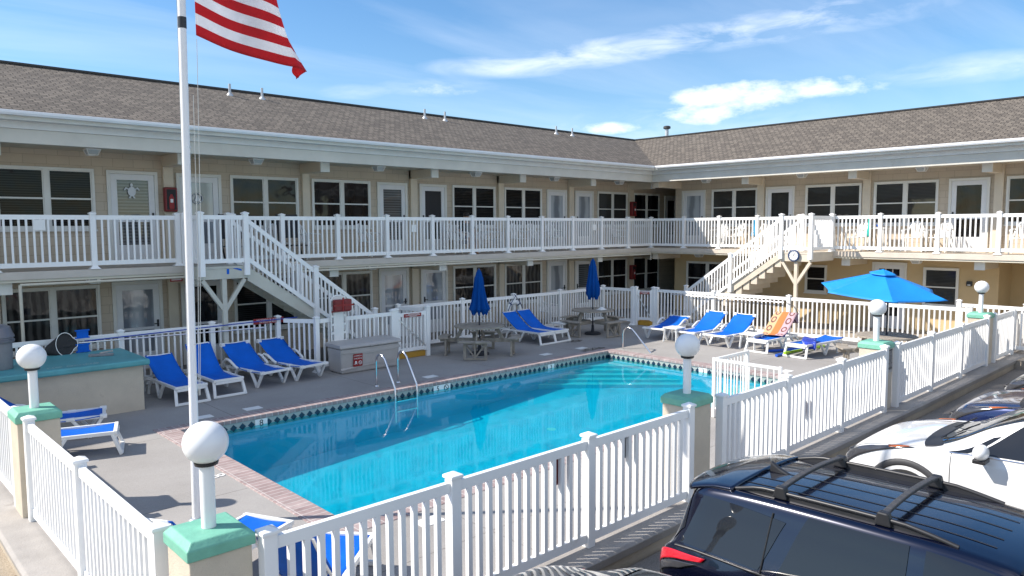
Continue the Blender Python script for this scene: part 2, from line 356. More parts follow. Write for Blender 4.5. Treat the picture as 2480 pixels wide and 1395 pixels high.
def cloth(name, col, tr=.45):
    m, t, b, out = nt(name); L = t.links.new; tc = N(t, 'ShaderNodeTexCoord')
    n = N(t, 'ShaderNodeTexNoise', i_Scale=5., i_Detail=4.); L(tc.outputs['Object'], n.inputs['Vector'])
    r = ramp(t, n.outputs[0], [(.3, [c*.93 for c in col]), (.7, [min(1, c*1.05) for c in col])]); L(r.outputs[0], b.inputs['Base Color']); b.inputs['Roughness'].default_value = .7
    ts = N(t, 'ShaderNodeBsdfTranslucent'); L(r.outputs[0], ts.inputs[0]); mx = N(t, 'ShaderNodeMixShader'); mx.inputs[0].default_value = tr
    L(b.outputs[0], mx.inputs[1]); L(ts.outputs[0], mx.inputs[2]); L(mx.outputs[0], out.inputs[0]); return m
M['flagred'] = cloth('red_flag_cloth', (.60,.02,.03)); M['flagwhite'] = cloth('white_flag_cloth', (.82,.82,.84)); M['flagblue'] = cloth('blue_flag_cloth', (.02,.04,.2))

# ---------------------------------------------------------------- text
def text_mesh(name, s, size, m, parent, origin, ux, uy, depth=.003, align='CENTER', world=True):
    cu = bpy.data.curves.new(name, 'FONT'); cu.body = s; cu.size = size; cu.extrude = depth/2; cu.align_x = align; cu.align_y = 'CENTER'
    tmp = bpy.data.objects.new(name, cu); C.objects.link(tmp); dg = bpy.context.evaluated_depsgraph_get(); dg.update()
    me = bpy.data.meshes.new_from_object(tmp.evaluated_get(dg)); bpy.data.objects.remove(tmp); bpy.data.curves.remove(cu)
    ux = Vector(ux).normalized(); uy = Vector(uy).normalized(); uz = ux.cross(uy)
    X = Matrix((ux, uy, uz)).transposed().to_4x4(); X.translation = Vector(origin)
    me.transform(X); me.materials.clear(); me.materials.append(m)
    for p in me.polygons: p.material_index = 0
    me.name = name; o = bpy.data.objects.new(name, me); C.objects.link(o)
    if parent is not None:
        o.parent = parent
        if world:
            MM = Matrix.Identity(4); ch = []; p = parent
            while p is not None: ch.append(p); p = p.parent
            for p in reversed(ch): MM = MM @ p.matrix_parent_inverse @ p.matrix_basis
            o.matrix_parent_inverse = MM.inverted()
    return o

# ================================================================ SETTING
PX0, PX1, PY0, PY1 = 4.0, 14.68, 6.92, 12.05          # water's edge of the pool
g = MB()
for (a, b_, c_, d) in ((-700,-700,3.6,700), (15.1,-700,700,700), (3.6,-700,15.1,7.0), (3.6,12.5,15.1,700)): g.box(a, b_, -1.2, c_, d, -.62)
struct(g.build('ground', M['asphalt']))
def lz(x): return -.42+.15*min(1, max(0, (x-6.3)/2.4))
lot = MB()
for a, b_ in ((-4,6.3),(6.3,8.7),(8.7,60)): lot.add([(a,4.46,-.24),(b_,4.46,-.24),(b_,2.2,lz(b_)),(a,2.2,lz(a)),(b_,-40,lz(b_)-.02),(a,-40,lz(a)-.02)], [(0,3,2,1),(3,5,4,2)])
struct(lot.build('parking_lot', M['asphalt'], recalc=False))
mk = MB()
for x in (0.65, 2.0, 4.75, 7.6, 11.3, 14.3, 17.1, 19.9): mk.add([(x-.05,3.9,-.236+(lz(x)+.24)*.248),(x+.05,3.9,-.236+(lz(x)+.24)*.248),(x+.05,2.2,lz(x)+.004),(x-.05,2.2,lz(x)+.004),(x+.05,-1,lz(x)+.003),(x-.05,-1,lz(x)+.003)], [(0,1,2,3),(3,2,4,5)])
struct(mk.build('parking_lines', mat('worn_line_paint', (.55,.53,.48), .8, var=.3, scale=9), recalc=False))
pv = MB()
for i in range(9):
    for j in range(3): pv.box(-2.9+j*1.42, 4.5+i*1.42, -.5, -2.9+j*1.42+1.41, 4.5+i*1.42+1.41, -.32+.003*((i+j) % 2))
struct(pv.build('pavement', M['pave'], bevel=.006))
dk = MB()
CW = .30
def ringboxes(mb, x0, x1, y0, y1, X0, X1, Y0, Y1, z0, z1):
    mb.box(X0, Y0, z0, x0, Y1, z1); mb.box(x1, Y0, z0, X1, Y1, z1); mb.box(x0, Y0, z0, x1, y0, z1); mb.box(x0, y1, z0, x1, Y1, z1)
ringboxes(dk, PX0-CW, PX1+CW, PY0-CW, PY1+CW, 1.72, 20.6, 4.86, 15.95, -.5, -.004)
struct(dk.build('pool_deck', M['deck']))
wk = MB(); wk.box(20.61, -6, -.5, 25.2, 15.95, -.03); struct(wk.build('walkway', M['walk']))
wk = MB(); wk.box(-5, 15.96, -.5, 28, 18.0, -.03); struct(wk.build('walkway', asphalt('shaded_walk_concrete', (.17,.16,.15), (.23,.215,.20))))  # shade under the balcony put into a darker copy of the walkway concrete
# kerbs: concrete cap over painted block
kb = MB(); kb.prism([(1.30,4.46,-.12),(1.30,4.44,-.03),(1.30,4.47,0),(1.30,4.855,0),(1.30,4.855,-.12)], (21.5,0,0)); struct(kb.build('kerb', M['kerb'], bevel=.008))
kb = MB(); kb.box(1.35, 4.49, -.5, 22.8, 4.85, -.121); struct(kb.build('kerb_block', M['block']))
kb = MB(); kb.prism([(1.22,4.86,-.13),(1.20,4.86,-.04),(1.23,4.86,-.01),(1.715,4.86,-.01),(1.715,4.86,-.13)], (0,10.5,0)); struct(kb.build('kerb', M['kerb'], bevel=.008))
kb = MB(); kb.box(1.27, 4.86, -.5, 1.71, 15.3, -.131); struct(kb.build('kerb_block', M['block']))

# ---- pool
pool = MB()
xs = [PX0, PX0+1.0, 9.0, 12.3, PX1]; ds = [-1.02, -1.00, -.80, -.60, -.56]
for i in range(4):
    pool.add([(xs[i],PY0,ds[i]),(xs[i+1],PY0,ds[i+1]),(xs[i+1],PY1,ds[i+1]),(xs[i],PY1,ds[i])], [(0,1,2,3)])
    for y in (PY0, PY1): pool.add([(xs[i],y,ds[i]),(xs[i+1],y,ds[i+1]),(xs[i+1],y,-.225),(xs[i],y,-.225)], [(0,1,2,3)])
for x, d in ((PX0, ds[0]), (PX1, ds[-1])): pool.add([(x,PY0,d),(x,PY1,d),(x,PY1,-.225),(x,PY0,-.225)], [(0,1,2,3)])
pool = struct(pool.build('pool', M['plaster'], recalc=False))
c0, c1 = PX1-.004, PY1-.004
M['steppl'] = mat('step_plaster', (.30,.70,.80), .8, var=.05); M['stepedge'] = mat('white_step_nosing', (.80,.86,.86), .7, var=.05)
for k in range(5):
    l = 2.55-.36*k; z1 = -.50+.062*k; zb = -.62 if k == 0 else z1-.0615
    st = MB(); st.prism([(c0,c1,zb),(c0-l,c1,zb),(c0,c1-l,zb)], (0,0,z1-zb)); st.build('entry_step', M['steppl'], pool)
    st = MB(); st.prism([(c0-l+.004,c1,z1+.001),(c0,c1-l+.004,z1+.001),(c0,c1-l+.075,z1+.001),(c0-l+.075,c1,z1+.001)], (0,0,.006)); st.build('step_nosing', M['stepedge'], pool)
st = MB(); st.box(13.2, PY0+.004, -.6, PX1-.004, 8.25, -.30); st.build('bench_ledge', mat('ledge_plaster', (.62,.78,.80), .8, var=.05), pool)
tx = MB()
for y, s in ((PY0, 1), (PY1, -1)): tx.add([(PX0,y,-.225),(PX1,y,-.225),(PX1,y,-.062),(PX0,y,-.062)], [(0,1,2,3)])
tx.build('tile_band', M['tileX'], pool, recalc=False)
tx = MB()
for x in (PX0, PX1): tx.add([(x,PY0,-.225),(x,PY1,-.225),(x,PY1,-.062),(x,PY0,-.062)], [(0,1,2,3)])
tx.build('tile_band', M['tileY'], pool, recalc=False)
for (a, b_, c_, d, m) in ((PX0-CW, PY1-.02, PX1+CW, PY1+CW, 'brickX'), (PX0-CW, PY0-CW, PX1+CW, PY0+.02, 'brickX'), (PX0-CW, PY0+.021, PX0+.02, PY1-.021, 'brickY'), (PX1-.02, PY0+.021, PX1+CW, PY1-.021, 'brickY')):
    mb = MB(); mb.box(a, b_, -.06, c_, d, .006); mb.build('coping', M[m], pool, bevel=.012)
w = MB(); w.add([(PX0+.001,PY0+.001,-.165),(PX1-.001,PY0+.001,-.165),(PX1-.001,PY1-.001,-.165),(PX0+.001,PY1-.001,-.165)], [(0,1,2,3)]); struct(w.build('water', M['water'], recalc=False))
dm = MB(); dm.lathe([(.11,0),(.11,.006),(.05,.012)], 24, (10.2, 9.75, -.735)); dm.build('drain_cover', M['signwhite'], pool)
# depth markers
def marker_wall(x, y, s, ux, nrm):
    n = Vector(nrm); p = Vector((x, y, -.14))+n*.004; u = Vector(ux)
    mb = MB(); w2 = .11*len(s) if len(s) > 1 else .11
    a = p-u*w2; b_ = p+u*w2; mb.prism([a-Vector((0,0,.072)), b_-Vector((0,0,.072)), b_+Vector((0,0,.072)), a+Vector((0,0,.072))], n*.004)
    mb.build('depth_tile', M['signwhite'], pool, world=True)
    text_mesh('depth_number', s[0], .15, M['black'], pool, p-u*(w2-.11)+n*.007, u, (0,0,1), .002)
    if len(s) > 1:
        r = MB(); c = p+u*(w2-.11)+n*.007
        r.tube([c+u*.055*math.cos(t*PI/8)+Vector((0,0,.055*math.sin(t*PI/8))) for t in range(16)], .007, 6, True); r.bar(c-u*.035+Vector((0,0,.035)), c+u*.035-Vector((0,0,.035)), .008, .01, n); r.build('no_diving_mark', M['black'], pool)
p = ony(632,1008,PY1); marker_wall(p.x, PY1, '8', (1,0,0), (0,-1,0))
p = ony(1070,925,PY1); marker_wall(p.x, PY1, '5o', (1,0,0), (0,-1,0))
p = ony(1334,874,PY1); marker_wall(p.x, PY1, '3', (1,0,0), (0,-1,0))
p = onx(1703,887,PX1); marker_wall(PX1, p.y, '3', (0,-1,0), (-1,0,0))
dp = MB()
for (x, y) in ((492,1010),(612,989),(1042,912),(1408,843),(1905,899),(1322,858),(1040,1262)):
    p = onz(x, y, 0); dp.box(p.x-.15, p.y-.10, -.003, p.x+.15, p.y+.10, .003)
dp.build('deck_marker', M['signwhite'], pool)
p = onz(526,1153,0); text_mesh('deck_number', '8', .26, M['signwhite'], pool, (p.x,p.y,.002), (.1,-1,0), (1,.1,0), .004)

# ================================================================ MOTEL BUILDING
bld = E('motel_building', 'two storey tan shingled motel wrapping two sides of the pool under a brown roof', 'building', (24.0, 18.0, 0))
B = lambda mb, name, m, **k: mb.build(name, m, bld, world=True, **k)
AY, BX = 18.0, 24.06
mb = MB(); mb.box(-6, AY, -.1, 28.0, AY+.2, 4.86); B(mb, 'shingle_wall', M['shingleA'])
mb = MB(); mb.box(BX, -8, 2.3, BX+.2, 16.46, 4.86); B(mb, 'shingle_wall', M['shingleB'])
mb = MB(); mb.box(BX, 5.70, -.1, BX+.2, 16.46, 2.3); mb.box(BX+.2, 5.70, -.1, BX+1.3, 5.9, 2.3); mb.box(BX+1.3, -8, -.1, BX+1.5, 5.9, 2.3); B(mb, 'stucco_wall', M['stucco'])
mb = MB(); mb.box(BX+.2, 16.26, -.1, 28.0, 16.46, 4.86); mb.box(28.0, 16.26, -.1, 28.2, 18.2, 4.86); B(mb, 'passage_wall', M['stucco'])
mb = MB(); mb.box(27.97, 16.6, -.1, 27.995, 17.7, 2.1); mb.box(27.97, 16.6, 2.42, 27.995, 17.7, 4.5); B(mb, 'passage_door', M['dark'])
# balcony slab, edge boards, pipe
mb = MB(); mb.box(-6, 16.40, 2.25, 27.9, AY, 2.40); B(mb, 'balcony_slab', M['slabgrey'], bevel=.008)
mb = MB(); mb.box(22.46, -8, 2.25, BX, 16.395, 2.40); B(mb, 'balcony_slab', mat('sunny_balcony_edge', (.58,.51,.43), .65, var=.08, bump=.2), bevel=.008)  # lighter, warmer copy of the slab paint, sunlight put into the colour
mb = MB(); mb.box(-6, 16.43, 2.20, 22.49, 16.54, 2.248); mb.box(22.49, -8, 2.20, 22.60, 16.54, 2.248); B(mb, 'edge_board', M['conduit'])
mb = MB(); mb.box(-6, 16.541, 2.20, 27.9, AY, 2.246); mb.box(22.601, -8, 2.20, BX+1.3, 16.53, 2.246); B(mb, 'lower_ceiling', M['soffit'])
mb = MB(); p0 = ony(48,686,16.42)
mb.tube([(p0.x,16.41,2.155),(p0.x+8,16.41,2.16),(22.45,16.41,2.165),(22.45,16.41,1.98),(22.75,16.8,1.97),(23.6,17.6,1.97)], .026, 8); mb.tube([(p0.x,16.41,2.155),(p0.x,16.41,-.03)], .03, 8)
for k in range(9): mb.tube([(p0.x+1.3+k*2.1,16.41,2.16),(p0.x+1.36+k*2.1,16.41,2.16)], .036, 8)
B(mb, 'drain_pipe', M['conduit'], smooth=40)
# eaves
mb = MB(); mb.box(-6, 16.36, 4.80, 22.42, 16.5, 5.06); mb.box(22.42, -8, 4.80, 22.56, 16.5, 5.06); B(mb, 'eave_beam', M['beam'], bevel=.006)
mb = MB(); mb.box(-6, 16.33, 5.062, 22.39, 16.47, 5.20); mb.box(22.39, -8, 5.062, 22.53, 16.47, 5.20); B(mb, 'frieze_board', M['fascia'])
mb = MB(); mb.box(-6, 16.10, 5.202, 22.16, 16.47, 5.225); mb.box(22.16, -8, 5.202, 22.53, 16.47, 5.225); B(mb, 'overhang_soffit', M['fascia'])
mb = MB(); mb.box(-6, 16.08, 5.19, 22.14, 16.099, 5.345); mb.box(22.14, -8, 5.19, 22.159, 16.099, 5.345); B(mb, 'fascia', M['aged'])
mb = MB()
gp = [(0,.0),(-.085,.0),(-.105,.04),(-.105,.08),(-.095,.088),(-.088,.08),(0,.075)]
mb.prism([(-6,16.078+a,5.262+b) for a, b in gp], (28.03,0,0)); mb.prism([(22.138+a,-8,5.262+b) for a, b in gp], (0,23.97,0)); B(mb, 'gutter', M['gutter'], bevel=.004)
mb = MB(); mb.box(-6, 16.5, 4.86, 28.2, 18.2, 4.90); mb.box(22.56, -8, 4.86, 24.3, 16.5, 4.90); B(mb, 'soffit', M['soffit'])
# roof
SL = .40; EY, EX, EZ = 16.05, 22.11, 5.35; RD = 3.82
rz = EZ+SL*RD
mb = MB()
mb.add([(-8,EY,EZ),(EX,EY,EZ),(EX+RD,EY+RD,rz),(-8,EY+RD,rz)], [(0,1,2,3)]); mb.add([(-8,EY+RD,rz),(EX+RD,EY+RD,rz),(EX+2*RD,EY+2*RD,EZ),(-8,EY+2*RD,EZ)], [(0,1,2,3)])
B(mb, 'roof', M['roofA'], recalc=False)
mb = MB()
mb.add([(EX,EY,EZ),(EX,-10,EZ),(EX+RD,-10,rz),(EX+RD,EY+RD,rz)], [(0,1,2,3)]); mb.add([(EX+RD,EY+RD,rz),(EX+RD,-10,rz),(EX+2*RD,-10,EZ),(EX+2*RD,EY+2*RD,EZ)], [(0,1,2,3)])
B(mb, 'roof', M['roofB'], recalc=False)
mb = MB(); mb.box(-8, EY+RD-.06, rz+.002, EX+RD, EY+RD+.06, rz+.045); mb.box(EX+RD-.06, -10, rz+.002, EX+RD+.06, EY+RD-.061, rz+.045); B(mb, 'ridge_vent', M['black'])
mb = MB(); mb.box(-6, 22.8, 0, 29, 23.0, 5.35); mb.box(28.8, -8, 0, 29, 22.8, 5.35); B(mb, 'outer_wall', M['stucco'])
# posts and beams
def pilaster(u0, u1, wing, z0=2.42, z1=4.86):
    mb = MB()
    if wing == 'A': mb.box(u0, AY-.10, z0, u1, AY-.001, z1)
    else: mb.box(BX-.10, u0, z0, BX-.001, u1, z1)
    B(mb, 'pilaster', M['cream'], bevel=.006)
for u0, u1 in ((5.85,6.07),(9.31,9.51),(12.75,12.98),(16.23,16.46),(19.63,19.87),(23.08,23.36),(2.38,2.6)):
    pilaster(u0, u1, 'A'); pilaster(u0, u1, 'A', -.03, 2.2)
    c = (u0+u1)/2+ .0
    mb = MB(); mb.box(c-.115, 16.93, 4.61, c+.115, AY-.002, 4.858); B(mb, 'roof_joist', M['cream'], bevel=.004)
    mb = MB(); mb.box(c-.125, 16.88, 4.60, c+.125, 16.928, 4.857); B(mb, 'joist_cap', M['paint'], bevel=.004)
    if c < 22:
        mb = MB(); mb.box(c-.115, 16.62, 1.98, c+.115, AY-.002, 2.199); B(mb, 'floor_joist', M['cream'], bevel=.004)
        mb = MB(); mb.box(c-.125, 16.57, 1.97, c+.125, 16.618, 2.198); B(mb, 'joist_cap', M['paint'], bevel=.004)
for u0, u1 in ((12.78,13.03),(9.22,9.46),(5.68,5.90),(2.1,2.35)):
    pilaster(u0, u1, 'B'); c = (u0+u1)/2+.05
    mb = MB(); mb.box(23.03, c-.115, 4.61, BX-.002, c+.115, 4.858); B(mb, 'roof_joist', M['cream'], bevel=.004)
    mb = MB(); mb.box(22.98, c-.125, 4.60, 23.028, c+.125, 4.857); B(mb, 'joist_cap', M['paint'], bevel=.004)
    if c < 11:
        mb = MB(); mb.box(22.75, c-.115, 1.98, BX-.002, c+.115, 2.199); B(mb, 'floor_joist', M['cream'], bevel=.004)
        mb = MB(); mb.box(22.70, c-.125, 1.97, 22.748, c+.125, 2.198); B(mb, 'joist_cap', M['paint'], bevel=.004)
mb = MB(); mb.box(22.6, 16.2, 4.61, 24.2, 16.45, 4.858); B(mb, 'roof_joist', M['cream'], bevel=.004)
mb = MB(); mb.box(22.6, 16.2, 1.98, 24.2, 16.45, 2.199); B(mb, 'floor_joist', M['cream'], bevel=.004)

# openings: local (u along wall, d out of wall, z)
def tr(wing):
    if wing == 'A': return lambda u, d, z: (u, AY-d, z)
    if wing == 'R': return lambda u, d, z: (BX+1.3-d, u, z)
    return lambda u, d, z: (BX-d, u, z)
def frame(mb, u0, u1, z0, z1, w, d0, d1):
    mb.box(u0, d0, z1-w, u1, d1, z1); mb.box(u0, d0, z0, u1, d1, z0+w); mb.box(u0, d0, z0+w, u0+w, d1, z1-w); mb.box(u1-w, d0, z0+w, u1, d1, z1-w)
def window(wing, u0, u1, z0, z1, pm, split=True, trim='paint', meet=.50):
    u0, u1 = min(u0, u1), max(u0, u1); X = tr(wing); mb = MB(); W = .055
    frame(mb, u0, u1, z0, z1, W, .001, .045); zm = z0+(z1-z0)*meet
    cells = [(u0+W, u1-W)]
    if split: m_ = (u0+u1)/2; mb.box(m_-.05, .001, z0+W, m_+.05, .042, z1-W); cells = [(u0+W, m_-.05), (m_+.05, u1-W)]
    for a, b_ in cells:
        frame(mb, a+.001, b_-.001, z0+W+.001, z1-W-.001, .022, .001, .030); mb.box(a+.023, .001, zm-.018, b_-.023, .033, zm+.018)
    mb.box(u0-.02, .001, z0-.04, u1+.02, .07, z0-.001)
    mb.xf(X); f = B(mb, 'window', M[trim], bevel=.003)
    pn = MB()
    for a, b_ in cells: pn.box(a+.02, .0015, z0+W+.02, b_-.02, .013, zm-.01); pn.box(a+.02, .0015, zm+.01, b_-.02, .020, z1-W-.02)
    pn.xf(X); pn.build('pane', M[pm], f, world=True)
def door(wing, u0, u1, z0, ztop, pm, hinge=1, number=None, open_=False, lite=False):
    u0, u1 = min(u0, u1), max(u0, u1); X = tr(wing); mb = MB(); W = .075
    mb.box(u0, .001, ztop-W, u1, .05, ztop); mb.box(u0, .001, z0, u0+W, .05, ztop-W); mb.box(u1-W, .001, z0, u1, .05, ztop-W)
    mb.xf(X); fr = B(mb, 'door_frame', M['paint'], bevel=.004)
    a, b_ = u0+W+.004, u1-W-.004; mb = MB(); S = .125; zb, zt = z0+.03, ztop-W-.004; zm = z0+.93
    mb.box(a, .001, zt-S, b_, .035, zt); mb.box(a, .001, zb, b_, .035, z0+.42); mb.box(a, .001, z0+.42, a+S, .035, zt-S); mb.box(b_-S, .001, z0+.42, b_, .035, zt-S); mb.box(a+S, .001, zm, b_-S, .035, zm+.06)
    if lite:
        for k in (1, 2): u = a+S+(b_-a-2*S)*k/3; mb.box(u-.012, .001, zm+.06, u+.012, .030, zt-S)
        for k in range(1, 4): z = zm+.06+(zt-S-zm-.06)*k/4; mb.box(a+S, .001, z-.012, b_-S, .029, z+.012)
    mb.box(a+S+.05, .036, z0+.12, b_-S-.05, .040, z0+.36)
    mb.xf(X); dr = B(mb, 'door', M['doorwhite'], bevel=.003)
    pn = MB(); pn.box(a+S-.002, .002, zm+.058, b_-S+.002, .014, zt-S+.002); pn.box(a+S-.002, .002, z0+.419, b_-S+.002, .012, zm+.002); pn.xf(X); pn.build('pane', M[pm], dr, world=True)
    hx = b_-.05 if hinge > 0 else a+.05
    hd = MB(); hd.box(hx-.022, .036, z0+.98, hx+.022, .052, z0+1.14); hd.box(hx-.012, .052, z0+1.04, hx+.012, .085, z0+1.065); hd.box(hx-.09*hinge, .075, z0+1.04, hx+.012*hinge, .09, z0+1.062); hd.xf(X); hd.build('handle', M['black'], dr, world=True)
    if number:
        text_mesh('door_number', number, .11, M['black'], dr, X((a+b_)/2, .042, z0+.93), (1,0,0) if wing == 'A' else (0,-1,0), (0,0,1), .004)
A = [('W',2.63,4.44,'blind','curtain'),('D',4.68,5.74,'doordark','doorglass'),('D',6.15,7.2,'doorglass','glassd'),('W',7.42,9.22,'glassd','blind'),('W',9.6,11.41,'glassd','curtain'),('D',11.63,12.66,'doordark','doorglass'),
     ('D',13.1,14.12,'dark','doorglass'),('W',14.35,16.13,'blind','glassd'),('W',16.53,18.29,'blind','curtain'),('D',18.54,19.55,'doorglass','doorglass'),('D',19.99,21.01,'doorglass','doordark'),('W',21.25,23.03,'blind2','glassd'),('W',23.42,25.14,'glassd','glassd'),
     ('W',-.85,.95,'blind','curtain'),('D',1.2,2.25,'doorglass','doorglass')]
NUM = {4.68: '11', 11.63: '8'}
for i, (k, a, b_, m1, m2) in enumerate(A):
    if k == 'W': window('A', a, b_, 3.19, 4.50, m1); window('A', a, b_, .62, 1.985, m2)
    else: door('A', a, b_, 2.42, 4.49, m1, hinge=1 if i % 2 else -1, number=NUM.get(a)); door('A', a, b_, -.03, 2.02, m2, hinge=1 if i % 2 else -1, number={11.63:'108'}.get(a))
door('A', 25.5, 26.4, 2.42, 4.45, 'dark')
for k, a, b_, m1 in (('D',15.13,16.15,'doorglass'),('W',13.05,14.87,'blind2'),('D',11.70,12.74,'blind2'),('W',9.51,11.33,'blind2'),('W',7.32,9.14,'blind2'),('D',6.01,7.05,'glassd'),('W',3.8,5.62,'glassd'),('D',1.0,2.0,'glassd')):
    if k == 'W': window('B', a, b_, 3.19, 4.52, m1)
    else: door('B', a, b_, 2.42, 4.52, m1, hinge=-1 if a > 10 else 1)
window('B', 14.1, 15.91, .62, 1.87, 'glassd'); window('B', 10.54, 11.27, .97, 1.89, 'blind', split=False); window('B', 6.69, 7.64, .78, 1.93, 'blind2', split=False)
door('B', 8.1, 9.11, -.03, 2.05, 'glassd', hinge=1, lite=True)
window('R', 2.4, 4.9, .05, 2.1, 'glassd', trim='trim', meet=.9)

# ================================================================ RAILINGS AND FENCES
def post_mb(x, y, z0, z1, s=.1, flare=True):
    mb = MB(); h = s/2; mb.box(x-h, y-h, z0, x+h, y+h, z1-.055)
    c = h+.014; mb.box(x-c, y-c, z1-.055, x+c, y+c, z1-.03)
    mb.add([(x-c,y-c,z1-.0299),(x+c,y-c,z1-.0299),(x+c,y+c,z1-.0299),(x-c,y+c,z1-.0299),(x,y,z1)], [(0,1,4),(1,2,4),(2,3,4),(3,0,4),(3,2,1,0)])
    if flare:
        o = len(mb.v); f = h+.05
        mb.add([(x-f,y-f,z0),(x+f,y-f,z0),(x+f,y+f,z0),(x-f,y+f,z0),(x-h-.004,y-h-.004,z0+.05),(x+h+.004,y-h-.004,z0+.05),(x+h+.004,y+h+.004,z0+.05),(x-h-.004,y+h+.004,z0+.05)], [(0,3,2,1),(4,5,6,7),(0,1,5,4),(1,2,6,5),(2,3,7,6),(3,0,4,7)])
    return mb
def panel_mb(a, b, zb, zt, pitch=.12, rh=.09, bw=.036, inset=.05, rw=.05):
    a = Vector(a); b = Vector(b); d = (b-a); L = d.length; d = d/L; dh = Vector((d.x, d.y, 0)).normalized(); mb = MB()
    a2 = a+d*inset; b2 = b-d*inset; z = Vector((0,0,1))
    mb.bar(a2+z*(zt-rh/2), b2+z*(zt-rh/2), rw, rh); mb.bar(a2+z*(zb+rh/2), b2+z*(zb+rh/2), rw-.004, rh)
    n = max(1, round((L-2*inset)/pitch)-1)
    for i in range(n):
        p = a2+(b2-a2)*((i+1)/(n+1)); h = Vector((-dh.y, dh.x, 0))*bw/2; w = dh*bw/2
        z0 = p.z+zb+rh-.004; z1 = p.z+zt-rh+.004
        q = [p-h-w, p+h-w, p+h+w, p-h+w]
        mb.add([(v.x, v.y, z0) for v in q]+[(v.x, v.y, z1) for v in q], [(0,3,2,1),(4,5,6,7),(0,1,5,4),(1,2,6,5),(2,3,7,6),(3,0,4,7)])
    return mb
def fence(name, label, cat, pts, z0, zb, zt, ztop, group=None, s=.1, flare=True, bevel=.004, pitch=.12, skip=(), noposts=(), bw=.036, rh=.09):
    """pts: (x, y) of each post in order"""
    r = E(name, label, cat, (pts[0][0], pts[0][1], z0), group=group)
    for i, (x, y) in enumerate(pts):
        if i in noposts: continue
        post_mb(x, y, z0, ztop, s, flare).build('post', M['vinyl'], r, world=True, bevel=bevel)
    for i in range(len(pts)-1):
        if i in skip: continue
        panel_mb((pts[i][0], pts[i][1], 0), (pts[i+1][0], pts[i+1][1], 0), zb, zt, pitch=pitch, bw=bw, rh=rh).build('picket_panel', M['vinyl'], r, world=True, bevel=bevel*.7)
    return r
ra = lambda x: (x, 16.48); rb = lambda y: (22.54, y)
GR = 'white balcony railings round the upper floor'
fence('balcony_railing', 'upper balcony railing left of the flagpole, in front of the first window', 'railing', [ra(x) for x in (-2.0,-.6,.85,2.35,4.0,5.62)], 2.405, 2.475, 3.475, 3.55, GR)
fence('balcony_railing', 'long upper balcony railing from the left stairs to the inside corner and round it', 'railing', [ra(x) for x in (6.82,8.01,9.48,10.94,12.43,13.87,15.28,16.76,18.21,19.69,21.15)]+[(22.54,16.48)]+[rb(y) for y in (15.05,13.64,12.22,10.8)], 2.405, 2.475, 3.475, 3.55, GR)
fence('balcony_railing', 'sunny upper balcony railing right of the clock stairs, above the open umbrella', 'railing', [rb(y) for y in (9.74,8.36,6.84,5.39,3.9,2.4)], 2.405, 2.475, 3.475, 3.55, GR)
for o in list(C.objects):
    if o.name.startswith('post') or o.name.startswith('picket'):
        for md in list(o.modifiers): o.modifiers.remove(md)

GF = 'white picket fence sections round the pool'
FY = 4.72
def ff(label, xs, **k): return fence('picket_fence', label, 'fence', [(x, FY) for x in xs], -.002, .045, 1.09, 1.175, GF, flare=False, bw=.046, **k)
ff('nearest white fence section, between the two front lamp pillars beside the black car', (2.12,3.74,5.46,7.22), pitch=.118)
ff('front fence section behind the white car, up to the pillar with the notice', (7.93,9.60,11.38,13.12), pitch=.118)
ff('front fence section right of the notice pillar, beside the blue car', (13.68,15.45,17.25,19.12), pitch=.118)
ff('far right end of the front fence, beyond the last lamp pillar', (19.72,21.3,22.6), pitch=.118)
fl = [(1.605,5.32),(1.585,7.38),(1.56,9.42)]
fence('picket_fence', 'left fence section running from the nearest lamp pillar along the tan pavement', 'fence', fl, -.012, .045, 1.09, 1.175, GF, pitch=.115, flare=False, bw=.044)
fence('picket_fence', 'fence section at the left edge, behind the left lamp pillar', 'fence', [(1.53,10.05),(1.50,11.8),(1.47,13.6)], -.012, .045, 1.09, 1.175, GF, pitch=.115, flare=False)
# back fences
BF = dict(z0=-.004, zb=.10, zt=1.18, ztop=1.26)
fence('picket_fence', 'back fence carrying the pool net, from the turquoise counter to the left stairs', 'fence', [(.6,15.62),(2.3,15.62),(4.18,15.62),(5.95,15.62),(7.42,15.62)], group=GF, **BF)
fence('picket_fence', 'short fence return under the lower end of the left stairs', 'fence', [(7.46,15.5),(7.93,14.8)], group=GF, noposts=(0,), **BF)
fence('picket_fence', 'short back fence behind the grey storage box and white rescue board', 'fence', [(7.94,14.79),(9.93,14.79)], group=GF, skip=(), noposts=(0,), **BF)
p = [ (ony(x, 760, 15.75).x) for x in (976,1120,1244,1356)]
fence('picket_fence', 'back fence behind the picnic tables with closed umbrellas, up to the far corner', 'fence', [(10.95,14.9),(10.75,15.75)]+[(x,15.75) for x in p[1:]]+[(19.05,15.85),(19.18,14.72)], group=GF, noposts=(0,), **BF)
bf = lambda y: (19.5+.08*(14-y), y)
fence('picket_fence', 'right fence behind the sunny loungers, running in front of the clock stairs', 'fence', [bf(14.0),bf(12.04),bf(9.75),bf(7.45),bf(5.35)], group=GF, **BF)
fence('picket_fence', 'short walkway railing under the bracket light beside the dark doorway', 'fence', [(21.5,5.95),(21.5,4.4),(21.5,2.9)], -.03, .10, 1.16, 1.27, group=GF)
